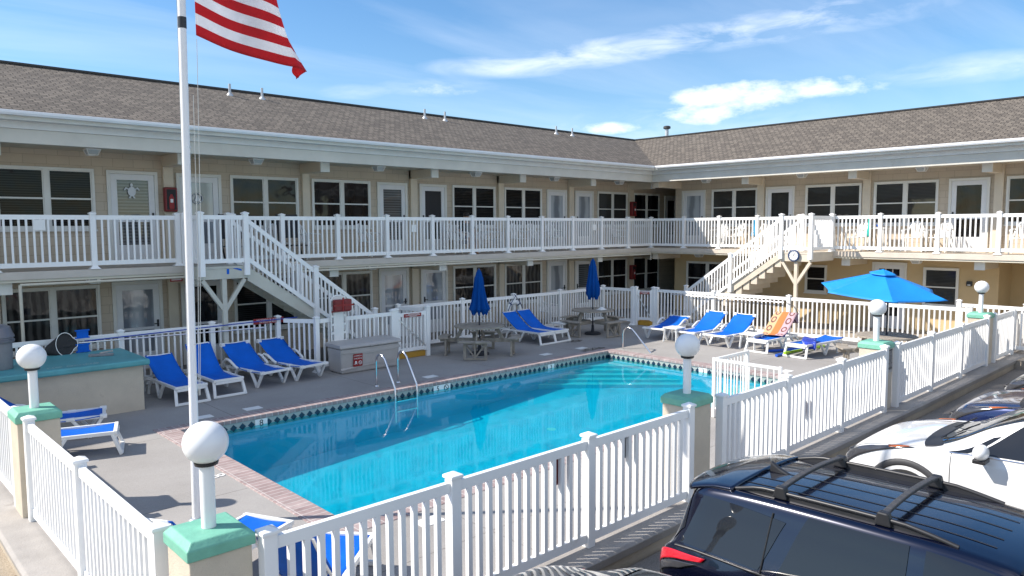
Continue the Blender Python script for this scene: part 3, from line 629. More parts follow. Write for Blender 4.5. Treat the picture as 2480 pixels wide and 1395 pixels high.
# gates
def gate(label, a, b, sign=True):
    r = E('pool_gate', label, 'gate', (a[0], a[1], 0), group='white self closing pool gates'); A_ = Vector(a+(0,)); B_ = Vector(b+(0,))
    d = (B_-A_).normalized(); n = Vector((d.y, -d.x, 0))
    for p, s in ((A_, .1), (B_, .1)): post_mb(p.x, p.y, -.004, 1.27, s, False).build('post', M['vinyl'], r, world=True, bevel=.004)
    mb = panel_mb(A_+d*.06, B_-d*.06, .17, 1.12, pitch=.11, rh=.085, inset=.03)
    for q in (A_+d*.085, B_-d*.085): mb.bar(q+Vector((0,0,.15)), q+Vector((0,0,1.14)), .07, .06, d)
    mb.build('gate_leaf', M['vinyl'], r, world=True, bevel=.003)
    br = MB(); br.bar(A_+d*.06+n*.035+Vector((0,0,.98)), B_-d*.08+n*.035+Vector((0,0,.26)), .02, .03); br.build('diagonal_brace', M['alu'], r, world=True)
    if sign:
        c = (A_+B_)/2+n*.04+Vector((0,0,1.055)); L = (B_-A_).length*.27
        sg = MB(); sg.bar(c-d*L, c+d*L, .008, .085); s_ = sg.build('sign_plate', M['signred'], r, world=True)
        tx = MB()
        for k, (w0, w1) in enumerate(((-.55,.8),(-.85,.85),(-.4,.5))): tx.bar(c+n*.006+d*L*w0+Vector((0,0,.026-.026*k)), c+n*.006+d*L*w1+Vector((0,0,.026-.026*k)), .002, .010)
        tx.build('lettering', M['signwhite'], s_, world=True)
    return r
gate('left pool gate with red sign, beside the grey storage box', (10.03,14.80), (10.97,14.80))
gate('far pool gate with red top bar, near the inside corner of the motel', (19.22,14.62), (19.46,14.1))
for (lab, x0, y0, x1, y1) in (('yellow painted step below the left pool gate', 9.98,14.83,11.0,15.2), ('yellow painted step below the far corner gate', 19.3,14.1,19.75,14.65)):
    mb = MB(); mb.box(x0, y0, -.004, x1, y1, .13); tag(mb.build('entry_step', M['yellow'], bevel=.01), lab, 'step')

# ================================================================ STAIRS
def stairs(label, O, ax, ay, width, depth, run, drop_n, matS, matV, group='outdoor staircases', sdep=.33, under=False):
    """O: landing outer corner (stairs side, outer edge); ax: stair direction, ay: towards building"""
    ax = Vector(ax); ay = Vector(ay); O = Vector(O); r = E('outdoor_staircase', label, 'staircase', (O.x, O.y, 0), group=group); Z = Vector((0,0,1)); zf = 2.40
    P = lambda a, b, z: O+ax*a+ay*b+Z*z
    def bx(mb, a0, b0, z0, a1, b1, z1):
        c = [P(a,b,z) for z in (z0,z1) for a,b in ((a0,b0),(a1,b0),(a1,b1),(a0,b1))]
        mb.add(c, [(0,3,2,1),(4,5,6,7),(0,1,5,4),(1,2,6,5),(2,3,7,6),(3,0,4,7)])
    mb = MB(); bx(mb, -width, 0, zf-.05, 0, depth, zf); bx(mb, -width, .01, zf-.27, 0, .05, zf-.051); bx(mb, -width, .05, zf-.27, -width+.04, depth, zf-.051); bx(mb, -.04, .05, zf-.27, 0, depth, zf-.051)
    mb.build('landing', matS, r, world=True, bevel=.005)
    n = drop_n; rise = (zf+.03)/n; tread = run/n
    for s, b0 in (('a', .02), ('b', depth-.06)):
        mb = MB(); a = [P(0, b0, zf-.02), P(0, b0, zf-sdep), P(run-(.33-sdep)*1.2, b0, -.03), P(run, b0, .02), P(run-.05, b0, .26)]
        mb.prism(a, ay*.04); mb.build('stringer', matS, r, world=True, bevel=.004)
    for k in range(1, n):
        z = zf-rise*k; mb = MB(); bx(mb, tread*(k-1)-.02, .061, z-.04, tread*k+.01, depth-.061, z); bx(mb, tread*(k-1)-.015, .062, z+.001, tread*(k-1)+.005, depth-.062, z+rise-.041)
        if under and z > .5: bx(mb, tread*(k-1)-.01, .062, z-.27, tread*(k-.25), depth-.062, z-.041)
        mb.build('step', matS, r, world=True, bevel=.003)
    # posts
    def post(a, b, z0, z1, s=.11):
        c = P(a, b, 0); post_mb(c.x, c.y, z0, z1, s, False).build('post', matV, r, world=True)
    for a in (-width+.04, -.03): post(a, -.01, zf-.20, 3.56)
    post(-width+.04, depth-.08, zf, 3.56); post(-.03, depth-.08, zf, 3.56)
    slope = -rise/tread; mid = run*.49
    hz = lambda a: zf+slope*a
    for b in (-.01, depth-.08): post(mid, b, hz(mid)-.12 if b < 0 else hz(mid), hz(mid)+1.14); post(run-.08, b, -.03, hz(run-.08)+1.22, .1)
    q = lambda a, b: P(a, b, 0)
    panel_mb(q(-width+.04, -.01), q(-.03, -.01), zf+.07, 3.475, inset=.05).build('railing_panel', matV, r, world=True)
    panel_mb(q(-width+.04, -.01), q(-width+.04, depth-.08), zf+.07, 3.475, inset=.05).build('railing_panel', matV, r, world=True)
    for b in (-.01, depth-.08):
        for a0, a1 in ((-.03, mid), (mid, run-.08)):
            panel_mb(P(a0, b, hz(a0)), P(a1, b, hz(a1)), .10, 1.02, inset=.05, pitch=.125, rw=.045).build('railing_panel', matV, r, world=True)
    # support post with braces
    c = P(-width/2, .06, 0); mb = MB(); mb.box(c.x-.05, c.y-.05, .0, c.x+.05, c.y+.05, zf-.272); mb.build('support_post', matS, r, world=True, bevel=.005)
    for s in (-1, 1):
        mb = MB(); mb.bar(P(-width/2+s*.02, .06, 1.48), P(-width/2+s*(width/2-.06), .06, zf-.285), .085, .085); mb.build('brace', matS, r, world=True, bevel=.004)
    return r
M['stairA'] = mat('cream_stair_paint', (.52,.51,.44), .55, var=.08, dirt=((.38,.36,.30), .64, 2))
M['stairB'] = mat('cream_stair_paint', (.60,.53,.43), .6, var=.07, dirt=((.42,.36,.28), .64, 2))
stairs('left staircase with white pickets, descending behind the flagpole to the right', (6.72,15.5,0), (1,0,0), (0,1,0), 1.02, .96, 3.25, 13, M['stairA'], M['vinyl'])
stairs('right staircase with the round clock, descending away towards the far corner', (21.05,10.66,0), (0,1,0), (1,0,0), .98, 1.46, 3.35, 13, M['stairB'], M['vinyl'], sdep=.21, under=True)
tp = MB(); q = ony(553,657,15.50); tp.box(q.x-.03,15.502,q.z-.06,q.x+.02,15.507,q.z+.05); tag(tp.build('blue_tape', M['sling']), 'small blob of blue tape on the left landing board', 'tape', 'blue tape on the left landing')
tp = MB(); q = ony(574,649,15.50); tp.prism([(q.x-.09,15.502,q.z+.03),(q.x+.10,15.502,q.z-.03),(q.x+.10,15.502,q.z-.065),(q.x-.09,15.502,q.z-.005)], (0,.005,0)); tag(tp.build('blue_tape', M['sling']), 'slanted strip of blue tape on the left landing board', 'tape', 'blue tape on the left landing')
# wall clock / thermometer dial
c = onx(1923,619,21.03)
r = E('wall_clock', 'round clock with dark rim on the landing of the right stairs', 'clock', (21.05, c.y, c.z))
mb = MB(); mb.lathe([(.155,0),(.175,.02),(.175,.05),(.14,.06),(.138,.045)], 32, (21.045, c.y, c.z), (-1,0,0)); mb.build('rim', M['navy'], r, world=True, smooth=40)
mb = MB(); mb.lathe([(.138,0),(.138,.047)], 32, (21.045, c.y, c.z), (-1,0,0)); mb.build('dial', M['signwhite'], r, world=True)
mb = MB()
for k in range(12): a = k*PI/6; mb.bar((20.994, c.y+.105*math.sin(a), c.z+.105*math.cos(a)), (20.994, c.y+.128*math.sin(a), c.z+.128*math.cos(a)), .004, .010, (1,0,0))
mb.bar((20.992, c.y, c.z), (20.992, c.y-.03, c.z+.07), .004, .014, (1,0,0)); mb.bar((20.992, c.y, c.z), (20.992, c.y+.05, c.z+.085), .004, .010, (1,0,0)); mb.build('hands', M['black'], r, world=True)
# small signs
def plate(name, label, cat, c, ux, w, h, m, lines=None, txt=None, group=None, tcol='signwhite', tsize=None):
    c = Vector(c); u = Vector(ux).normalized(); n = u.cross(Vector((0,0,1))); Z = Vector((0,0,1))
    r = E(name, label, cat, c, group=group)
    mb = MB(); mb.prism([c-u*w/2-Z*h/2, c+u*w/2-Z*h/2, c+u*w/2+Z*h/2, c-u*w/2+Z*h/2], n*.012); mb.build('plate', M[m], r, world=True, bevel=.002)
    if txt:
        for k, s in enumerate(txt): text_mesh('lettering', s, tsize, M[tcol], r, c+n*.014+Z*((len(txt)-1)/2-k)*tsize*1.15, u, Z, .002)
    if lines:
        mb = MB()
        for (a, b_, z, t) in lines: mb.bar(c+n*.013+u*w*(a-.5)+Z*h*(z-.5), c+n*.013+u*w*(b_-.5)+Z*h*(z-.5), .002, t)
        mb.build('lettering', M[tcol], r, world=True)
    return r
p0 = ony(650,772,15.59); plate('warning_sign', 'long red sign about towels on the back fence rail', 'sign', (p0.x, 15.585, 1.15), (1,0,0), .70, .12, 'signred', txt=['NO TOWELS OR LAUNDRY','ON RAILS OR FENCES'], tsize=.046)
plate('warning_sign', 'small red sign on the side board of the clock landing', 'sign', onx(1984,621,21.9)+Vector((0,-.02,0)), (1,0,0), .26, .085, 'signred', lines=((.15,.85,.66,.018),(.1,.9,.34,.02))).location
p0 = ony(427,676,17.85); p0 = ony(427,676,16.55)
plate('warning_sign', 'small red sign on the lower wall left of the flagpole', 'sign', (p0.x, 16.555, p0.z), (1,0,0), .26, .10, 'signred', lines=((.15,.85,.66,.016),(.1,.9,.36,.016)))
random.seed(3)
ln = [(.12,.88,.94,.028)]
for k in range(15):
    w_ = random.uniform(.25,.42); ln.append((.5-w_, .5+w_, .87-.052*k, random.choice((.008,.012,.022,.012))))
plate('pool_notice', 'pale notice sheet fixed to the second pillar from the right', 'sign', (13.50, 4.772, .84), (1,0,0), .20, .42, 'taupe', lines=ln, tcol='black')
for (lab, x, y, m, w_, h_) in (('red sign back hanging inside the near fence', 1350,1133,'red',.155,.33), ('grey sign back hanging inside the near fence, nearer the pillar', 1511,1075,'trash',.17,.31), ('pinkish sign back inside the fence behind the white car', 1945,985,'red',.2,.26)):
    p0 = ony(x, y, 4.76); mb = MB(); mb.box(p0.x-w_/2, 4.752, p0.z-h_/2, p0.x+w_/2, 4.762, p0.z+h_/2); tag(mb.build('hanging_sign', M[m], bevel=.003), lab, 'sign')
for k, (x, y, w_) in enumerate(((95,545,.20),(1003,553,.16),(1440,551,.15))):
    p0 = ony(x, y, 16.43); mb = MB(); mb.box(p0.x-w_/2, 16.435, p0.z-.10, p0.x+w_/2, 16.447, p0.z+.10)
    tag(mb.build('room_plate', M['signwhite'], bevel=.003), ('white plate on the upper railing under the first left window','white plate on the upper railing right of the left stairs','white plate on the upper railing near the far corner')[k], 'sign', 'white plates on the balcony railing')

# ================================================================ LAMP PILLARS
GL = 'cream pillars with white globe lamps'
def lamp_pillar(x, y, label):
    r = E('lamp_pillar', label, 'lamp', (x, y, 0), group=GL)
    mb = MB(); mb.box(-.208,-.208,-.35,.208,.208,1.058); mb.build('pillar', M['pillar'], r, bevel=.01)
    mb = MB(); h, t = .228, .188
    mb.add([(-h,-h,1.06),(h,-h,1.06),(h,h,1.06),(-h,h,1.06),(-h,-h,1.135),(h,-h,1.135),(h,h,1.135),(-h,h,1.135),(-t,-t,1.178),(t,-t,1.178),(t,t,1.178),(-t,t,1.178)],
        [(0,3,2,1),(8,9,10,11)]+[(i,(i+1)%4,4+(i+1)%4,4+i) for i in range(4)]+[(4+i,4+(i+1)%4,8+(i+1)%4,8+i) for i in range(4)]); mb.build('cap', M['teal'], r, bevel=.008)
    mb = MB(); mb.lathe([(.048,1.179),(.048,1.615)], 24); mb.build('lamp_post', M['vinyl'], r, smooth=40)
    mb = MB(); mb.lathe([(.05,1.605),(.075,1.612),(.08,1.632),(.06,1.636)], 24); mb.build('collar', M['black'], r, smooth=40)
    mb = MB(); mb.sphere((0,0,1.762), .148, 40, 24, (1,1,.97)); mb.build('globe', M['globe'], r, smooth=180)
    return r
lp = lamp_pillar(1.82, 4.97, 'nearest lamp pillar with green cap, at the front left corner')
for (x, y, lab) in ((7.57,4.98,'lamp pillar at the middle of the front fence, behind the black car'),(13.40,4.97,'lamp pillar with a notice sheet, second from the right'),(19.42,4.93,'farthest lamp pillar, at the right end of the front fence'),(1.68,9.76,'lamp pillar on the left fence, in front of the turquoise counter')):
    dup(lp, (x, y, 0), label=lab)

# ================================================================ FLAG
r = E('flagpole', 'tall white metal flagpole with a black band, standing on the pool deck', 'flagpole', (2.84, 8.1, 0))
mb = MB(); mb.tube([(2.84,8.1,-.004),(2.865,8.1,2.2),(2.905,8.1,5.6),(2.95,8.1,9.0)], [.047,.043,.040,.034], 20); mb.build('pole', M['globe'], r, world=True, smooth=40)
mb = MB(); mb.lathe([(.085,-.003),(.085,.03),(.06,.05)], 20, (2.84,8.1,0)); mb.build('base_collar', M['alu'], r, world=True, smooth=40)
for z in (5.28,): mb = MB(); mb.tube([(2.9015,8.1,z),(2.903,8.1,z+.115)], .0425, 20); mb.build('black_band', M['black'], r, world=True, smooth=40)
for z in (4.05, 1.95, 1.62): mb = MB(); mb.tube([(2.85+.0115*z,8.1,z),(2.85+.0115*z,8.1,z+.012)], .0435, 20); mb.build('joint_ring', M['alu'], r, world=True, smooth=40)
mb = MB(); mb.sphere((2.955,8.1,9.08), .08, 16, 10); mb.build('ball_finial', M['chrome'], r, world=True, smooth=180)
mb = MB()
for pts in ([(2.87,8.07,8.9),(2.84,8.06,5.2),(2.80,8.05,1.5)], [(2.98,8.1,8.9),(2.99,8.09,6.8)], [(3.045,8.1,5.2),(3.0,8.07,3.4),(2.915,8.06,1.4)], [(2.97,8.06,4.6),(2.95,8.05,3.0),(2.90,8.05,1.4)]): mb.tube(pts, .0035, 5)
mb.build('halyard', M['rope'], r, world=True)
FZ0, FHT = 5.235, 1.50
def flagpt(s, t):      # s along fly, t from bottom (0) to top (1)
    wid = 1.345-.80*t+.42*t*t
    a = s*wid; fold = max(0, s-.86)/.14
    x = 3.04+a-fold*.02
    y = 8.1+.09*math.sin(5.2*s+2.2*t)*s+.06*math.sin(9*s-3*t)*s+fold*.16
    z = FZ0+t*FHT-(.175+.20*t)*s-.05*math.sin(PI*min(1, s*1.15))*(1-t)*1.2+.03*math.sin(6*s)*s
    return (x, y, z)
fl_ = MB(); nu, nv = 48, 39
vs = [flagpt(i/nu, j/nv) for i in range(nu+1) for j in range(nv+1)]
fs = []; mi = []
for i in range(nu):
    for j in range(nv):
        fs.append((i*(nv+1)+j, (i+1)*(nv+1)+j, (i+1)*(nv+1)+j+1, i*(nv+1)+j+1)); k = j//3
        mi.append(2 if (k >= 6 and i < nu*.4) else (0 if k % 2 == 0 else 1))
fl_.v = vs; fl_.f = [list(f) for f in fs]; fl_.m = mi
fo = fl_.build('flag', [M['flagred'], M['flagwhite'], M['flagblue']], smooth=180, recalc=False, thick=.003); tag(fo, 'red and white striped flag with blue canton, streaming from the flagpole', 'flag')
cr = MB()
def CR(u, v):
    a = Vector(flagpt(.80+.185*u, 0)); tip = Vector(flagpt(.91, 0))+Vector((-.02,.10,-.105))
    return a.lerp(tip, v*(1-.25*abs(2*u-1)))+Vector((0, .05*math.sin(PI*v), 0))
cr.grid(CR, 8, 6); cr.build('curled_corner', M['flagred'], fo, world=True, smooth=180, recalc=False, thick=.003)

# ================================================================ ROOF PIPES, LIGHTS, EXTINGUISHERS
GV = 'pipe vents along the left roof slope'
for k, x in enumerate((557,635,1028,1077,1347,1386)):
    Yv = 19.35; p0 = ony(x, 236, Yv); zr = EZ+SL*(Yv-EY)
    r = E('vent_pipe', ['leftmost roof vent pipe, left of the pair by the flag','roof vent pipe just below the flag corner','third roof vent pipe from the left','fourth roof vent pipe from the left','fifth roof vent pipe, nearer the roof valley','roof vent pipe nearest the roof valley'][k], 'vent pipe', (p0.x, Yv, zr), group=GV)
    mb = MB(); mb.tube([(0,0,-.03),(0,0,.29)], .034, 14); mb.build('pipe', M['pipe'], r, smooth=40)
    mb = MB(); mb.lathe([(.09,-.05),(.085,.0),(.05,.045),(.04,.06)], 18); mb.build('flashing', M['pipe'], r, smooth=60)
Yc = onx(1615,330,26.1).y
r = E('roof_flue', 'dark capped flue standing on the right roof ridge', 'flue', (26.1, Yc, rz-.05))
mb = MB(); mb.tube([(0,0,-.1),(0,0,.42)], .075, 14); mb.build('flue_pipe', M['pipe'], r, smooth=40)
mb = MB(); mb.lathe([(.10,.40),(.15,.42),(.15,.50),(.10,.53)], 18); mb.build('rain_cap', M['trim'], r, smooth=40)
GLT = 'ceiling lights under the upper eaves'
def soffit_light(x, y, z, label, group):
    r = E('ceiling_light', label, 'light', (x, y, z), group=group)
    mb = MB(); mb.box(-.14,-.14,-.03,.14,.14,-.001); mb.build('base', M['signwhite'], r, bevel=.004)
    mb = MB(); h, t = .125, .085
    mb.add([(-t,-t,-.125),(t,-t,-.125),(t,t,-.125),(-t,t,-.125),(-h,-h,-.031),(h,-h,-.031),(h,h,-.031),(-h,h,-.031)], [(0,3,2,1),(4,5,6,7),(0,1,5,4),(1,2,6,5),(2,3,7,6),(3,0,4,7)]); mb.build('diffuser', M['frost'], r)
    mb = MB()
    for (a, b_) in ((1,1),(1,-1),(-1,-1),(-1,1)): mb.bar((a*t,b_*t,-.127), (a*h,b_*h,-.03), .018, .018)
    for (a, b_, c_, d) in ((-1,-1,1,-1),(1,-1,1,1),(1,1,-1,1),(-1,1,-1,-1)): mb.bar((a*t,b_*t,-.127), (c_*t,d*t,-.127), .018, .018)
    mb.build('frame', M['signwhite'], r); return r
sl = None
for k, x in enumerate((4.25,7.78,11.23,14.7,18.16,21.63)):
    lab = ['upper eave light above the left window and turtle door','upper eave light above the window right of the flagpole','upper eave light left of the middle doors','upper eave light above the window with the sitting person','upper eave light above the far doors','upper eave light nearest the corner on the left wing'][k]
    if sl is None: sl = soffit_light(x, 17.25, 4.858, lab, GLT)
    else: dup(sl, (x, 17.25, 4.858), label=lab)
for k, y in enumerate((14.66,11.12,7.56)): dup(sl, (23.3, y, 4.858), label=['right wing eave light nearest the corner','right wing eave light above the clock stairs','right wing eave light above the open umbrella'][k])
for k, (x, y) in enumerate(((4.15,17.2),(10.9,17.2),(23.3,14.9),(23.3,7.6))): dup(sl, (x, y, 2.199), label=['lower ceiling light above the left ground floor window','lower ceiling light right of the left stairs','lower ceiling light left of the clock stairs','lower ceiling light above the door behind the open umbrella'][k], group='ceiling lights under the balcony')
GX = 'red fire extinguisher cabinets on the walls'
def cabinet(x, z, label, src=None):
    r = E('extinguisher_cabinet', label, 'fire cabinet', (x, 17.9, z), group=GX)
    mb = MB(); mb.box(-.14,-.16,-.28,.14,-.003,.28); mb.build('case', M['red'], r, bevel=.03)
    mb = MB(); mb.box(-.10,-.168,-.23,.10,-.161,.23); mb.build('window', M['dark'], r, bevel=.002)
    mb = MB(); mb.lathe([(.045,-.2),(.055,-.18),(.055,.06),(.03,.11),(.02,.14)], 14, (0,-.172,-.02)); mb.xf(lambda a, b_, c_: (a, -.172+(b_+.172)*.15, c_)); mb.build('extinguisher', M['signred'], r)
    mb = MB(); mb.box(-.03,-.186,-.07,.03,-.181,.01); mb.build('tag', M['signwhite'], r); return r
ec = cabinet(5.955, 3.865, 'red fire cabinet on the upper wall left of the flagpole')
dup(ec, (23.2, 17.9, 3.865), label='red fire cabinet on the upper wall by the far corner'); dup(ec, (23.2, 17.9, 1.40), label='red fire cabinet on the ground floor wall by the far corner')
mb = MB(); mb.box(BX-.07, 6.34, 1.43, BX-.001, 6.49, 1.57); o = mb.build('wall_light', M['black'], bevel=.015); tag(o, 'small black box light on the tan wall near the dark doorway', 'wall light')
mb = MB(); mb.box(BX-.074, 6.375, 1.45, BX-.0705, 6.455, 1.475); mb.build('lens', M['signwhite'], o, world=True)
# door hangings
mb = MB(); c = ony(319,463,17.955); X = lambda a, b_: (c.x+a, 17.957, c.z+b_)
mb.prism([X(.085*math.cos(t*PI/8), -.01+.11*math.sin(t*PI/8)) for t in range(16)], (0,-.012,0)); mb.prism([X(.03*math.cos(t*PI/5), .135+.042*math.sin(t*PI/5)) for t in range(10)], (0,-.011,0))
for s in (-1, 1):
    mb.prism([X(s*.06,.05),X(s*.12,.09),X(s*.165,.03),X(s*.15,.01),X(s*.11,.05),X(s*.07,.02)], (0,-.010,0)); mb.prism([X(s*.04,-.10),X(s*.075,-.155),X(s*.03,-.16),X(s*.015,-.11)], (0,-.010,0))
tag(mb.build('turtle_ornament', M['pipe'], bevel=.003), 'pale sea turtle ornament hanging on the upper left door', 'ornament')
mb = MB(); c = ony(478,481,17.955)
mb.tube([(c.x+.12*math.cos(t*PI/12), 17.95, c.z+.12*math.sin(t*PI/12)) for t in range(24)], .014, 6, True)
mb.prism([(c.x-.07,17.955,c.z-.06),(c.x+.07,17.955,c.z-.06),(c.x+.02,17.955,c.z+.08),(c.x-.02,17.955,c.z+.08)], (0,-.01,0)); mb.bar((c.x-.1,17.95,c.z-.065), (c.x+.1,17.95,c.z-.065), .01, .015)
tag(mb.build('round_ornament', M['pipe'], bevel=.002), 'round grey ornament hanging on the upper door behind the flagpole', 'ornament')

# ================================================================ SUN LOUNGERS
def sling_pts(ang, L1=.92, L2=.76, z=.335, dip=.035, n=22):
    pts = []
    for i in range(n+1):
        s = (L1+L2)*i/n
        if s <= L1: y, zz = s, z-dip*math.sin(PI*min(1, s/L1))
        else: y, zz = L1+(s-L1)*math.cos(ang), z+(s-L1)*math.sin(ang)-.03*math.sin(PI*(s-L1)/L2)
        pts.append((y, zz))
    for _ in range(2): pts = [pts[0]]+[((pts[i-1][0]+2*pts[i][0]+pts[i+1][0])/4, (pts[i-1][1]+2*pts[i][1]+pts[i+1][1])/4) for i in range(1, n)]+[pts[-1]]
    return pts
GLO = 'blue sling sun loungers with white resin frames'
def lounger(kind, ang, label, loc, rz):
    """local: foot end at y=0, head towards +y"""
    r = E('sun_lounger', label, 'sun lounger', loc, rz, GLO); ang = math.radians(ang); w = .255 if kind == 'A' else .315; pts = sling_pts(ang); T = .02
    mb = MB(); n = len(pts); mb.grid(lambda u, v: (-w+2*w*v, pts[round(u*(n-1))][0], pts[round(u*(n-1))][1]-.018*math.sin(PI*v)), n-1, 8)
    sl_ = mb.build('sling', M['sling'], r, smooth=60, recalc=False, thick=.012)
    fr = MB(); hy, hz_ = pts[-1]
    for s in (-1, 1):
        x = s*(w+.012) if kind == 'A' else s*(w-.03); fr.bar((x,.0,.312), (x,1.56,.312), .04, .05)
        fr.tube([(s*(w-.025), y, z-.022) for (y, z) in pts if y > .88 or z > .4], .015, 6)
    fr.bar((-w-.04,.01,.318), (w+.04,.01,.318), .05, .045, (0,0,1)); fr.bar((-w,1.6,.31), (w,1.6,.31), .04, .04)
    fr.tube([(-w+.025,hy-.02,hz_-.03),(-w*.8,hy+.0,hz_-.012),(0,hy+.002,hz_-.022),(w*.8,hy+.0,hz_-.012),(w-.025,hy-.02,hz_-.03)], .017, 8)
    if math.sin(ang) > .2:
        for s in (-1, 1): fr.bar((s*.2, pts[-8][0], pts[-8][1]-.02), (s*.2, min(1.58, pts[-8][0]+.32), .31), .025, .02)
    fr.build('frame', M['plastic'], r, bevel=.006)
    def leg(name, segs, th=.045, wd=.055):
        m2 = MB()
        for a, b_ in segs: m2.bar(a, b_, wd, th)
        m2.build(name, M['plastic'], r, bevel=.008)
    W = w+.012 if kind == 'A' else w-.02
    if kind == 'A':
        leg('leg_frame', [((-W,.05,.31),(-W-.03,-.06,.0)), ((W,.05,.31),(W+.03,-.06,.0)), ((-W-.02,-.055,.025),(W+.02,-.055,.025)), ((-W+.01,.0,.27),(W-.01,.0,.27))])
        for s in (-1, 1):
            leg('leg', [((s*W,.62,.30),(s*(W+.02),.80,.02)), ((s*(W+.02),.80,.02),(s*W,.98,.30))])
            m2 = MB(); m2.tube([(s*W,1.18,.30),(s*(W+.02),1.30,.19),(s*(W+.025),1.34,.015)], .026, 6); m2.tube([(s*W,1.22,.30),(s*(W+.01),1.42,.29),(s*(W+.02),1.56,.20),(s*(W+.025),1.60,.015)], .028, 6); m2.build('leg', M['plastic'], r, smooth=60)
    else:
        for s in (-1, 1):
            for y in (.16, 1.06): leg('leg', [((s*W,y-.12,.30),(s*(W+.01),y+.06,.01)), ((s*(W+.01),y+.06,.01),(s*W,y+.28,.30))], .045, .055)
            m2 = MB(); m2.tube([(s*(W+.05),.84,.33),(s*(W+.07),.90,.36),(s*(W+.08),1.10,.47),(s*(W+.08),1.22,.49),(s*(W+.08),1.34,.42),(s*(W+.06),1.40,.30)], .028, 8); m2.build('armrest', M['plastic'], r, smooth=60)
        for s in (-1, 1):
            for bx_ in ((s*(w-.07), -.03, .29, s*(w+.022), .07, .350), (s*(w-.06), .40, .29, s*(w+.022), .52, .340), (s*(w-.07), hy-.07, hz_-.075, s*(w+.02), hy+.02, hz_+.012)): m2 = MB(); m2.box(*bx_); m2.build('corner_bracket', M['plastic'], r, bevel=.012)
    return r
D2 = math.radians
lounger('A', 31, 'blue lounger beside the turquoise counter, first of the row left of the flagpole', (4.82, 13.74, 0), D2(2))
lounger('A', 44, 'blue lounger just right of the flagpole with its back raised high', (5.56, 13.86, 0), D2(1))
lounger('B', 35, 'blue lounger in front of the stair support post', (6.58, 13.98, 0), D2(8))
lounger('B', 34, 'blue lounger at the right end of the row, beside the grey storage box', (7.46, 14.04, 0), D2(10))
lounger('A', 36, 'left one of two blue loungers between the picnic tables', (14.32, 13.88, 0), D2(0))
lounger('A', 37, 'right one of two blue loungers between the picnic tables', (14.92, 13.90, 0), D2(1))
lounger('B', 15, 'lounger with low back, first in the sunny right row by the corner gate', (16.98, 12.30, 0), D2(-83))
lounger('B', 36, 'second blue lounger in the sunny right row, back raised', (17.0, 11.30, 0), D2(-93))
lounger('B', 35, 'third blue lounger in the sunny right row, back raised', (17.02, 10.38, 0), D2(-91))
lounger('A', 42, 'blue lounger with a patterned orange towel over its back', (17.12, 9.22, 0), D2(-91))
lounger('A', 3, 'flat blue lounger with foam noodles beneath it', (17.12, 8.20, 0), D2(-97))
lounger('A', 36, 'bright blue sunlit lounger right of the left lamp pillar', (3.00, 11.62, 0), D2(73))
lounger('B', 36, 'shaded blue lounger against the cream counter wall', (3.14, 12.78, 0), D2(76))
lounger('A', 50, 'blue lounger behind the nearest fence section, closest to the viewer', (3.46, 6.0, 0), D2(131))
lounger('A', 46, 'blue lounger behind the nearest lamp pillar, left of the closest lounger', (3.10, 6.86, 0), D2(116))

# side tables
def side_table(loc, label):
    r = E('side_table', label, 'side table', loc, group='small white side tables')
    mb = MB(); mb.box(-.23,-.23,.37,.23,.23,.41); mb.build('table_top', M['plastic'], r, bevel=.015)
    for a in (-1, 1):
        for b_ in (-1, 1): m2 = MB(); m2.bar((a*.18,b_*.18,.37), (a*.21,b_*.21,0), .04, .04); m2.build('leg', M['plastic'], r, bevel=.004)
    return r
s0 = side_table((17.15, 11.72, 0), 'white side table between the first two sunny loungers')
dup(s0, (17.55, 9.62, 0), label='white side table between the third sunny lounger and the towel lounger')
dup(s0, (15.75, 14.65, 0), label='white side table right of the two shaded loungers')
# noodles
def noodle(m, pts, label):
    mb = MB(); mb.tube(pts, .035, 12); tag(mb.build('pool_noodle', M[m], smooth=40), label, 'pool noodle', 'foam pool noodles')
noodle('noodleb', [onz(1858,850,.035), onz(1900,848,.035), onz(1960,838,.035)], 'blue foam noodle lying behind the flat lounger')
noodle('noodleb', [onz(1880,861,.035), onz(1930,848,.04), onz(1990,832,.04)], 'blue foam noodle with its end nearest the pool railing')
noodle('noodleg', [onz(1900,855,.105), onz(1945,847,.06), onz(1995,838,.035)], 'lime green foam noodle under the flat lounger')
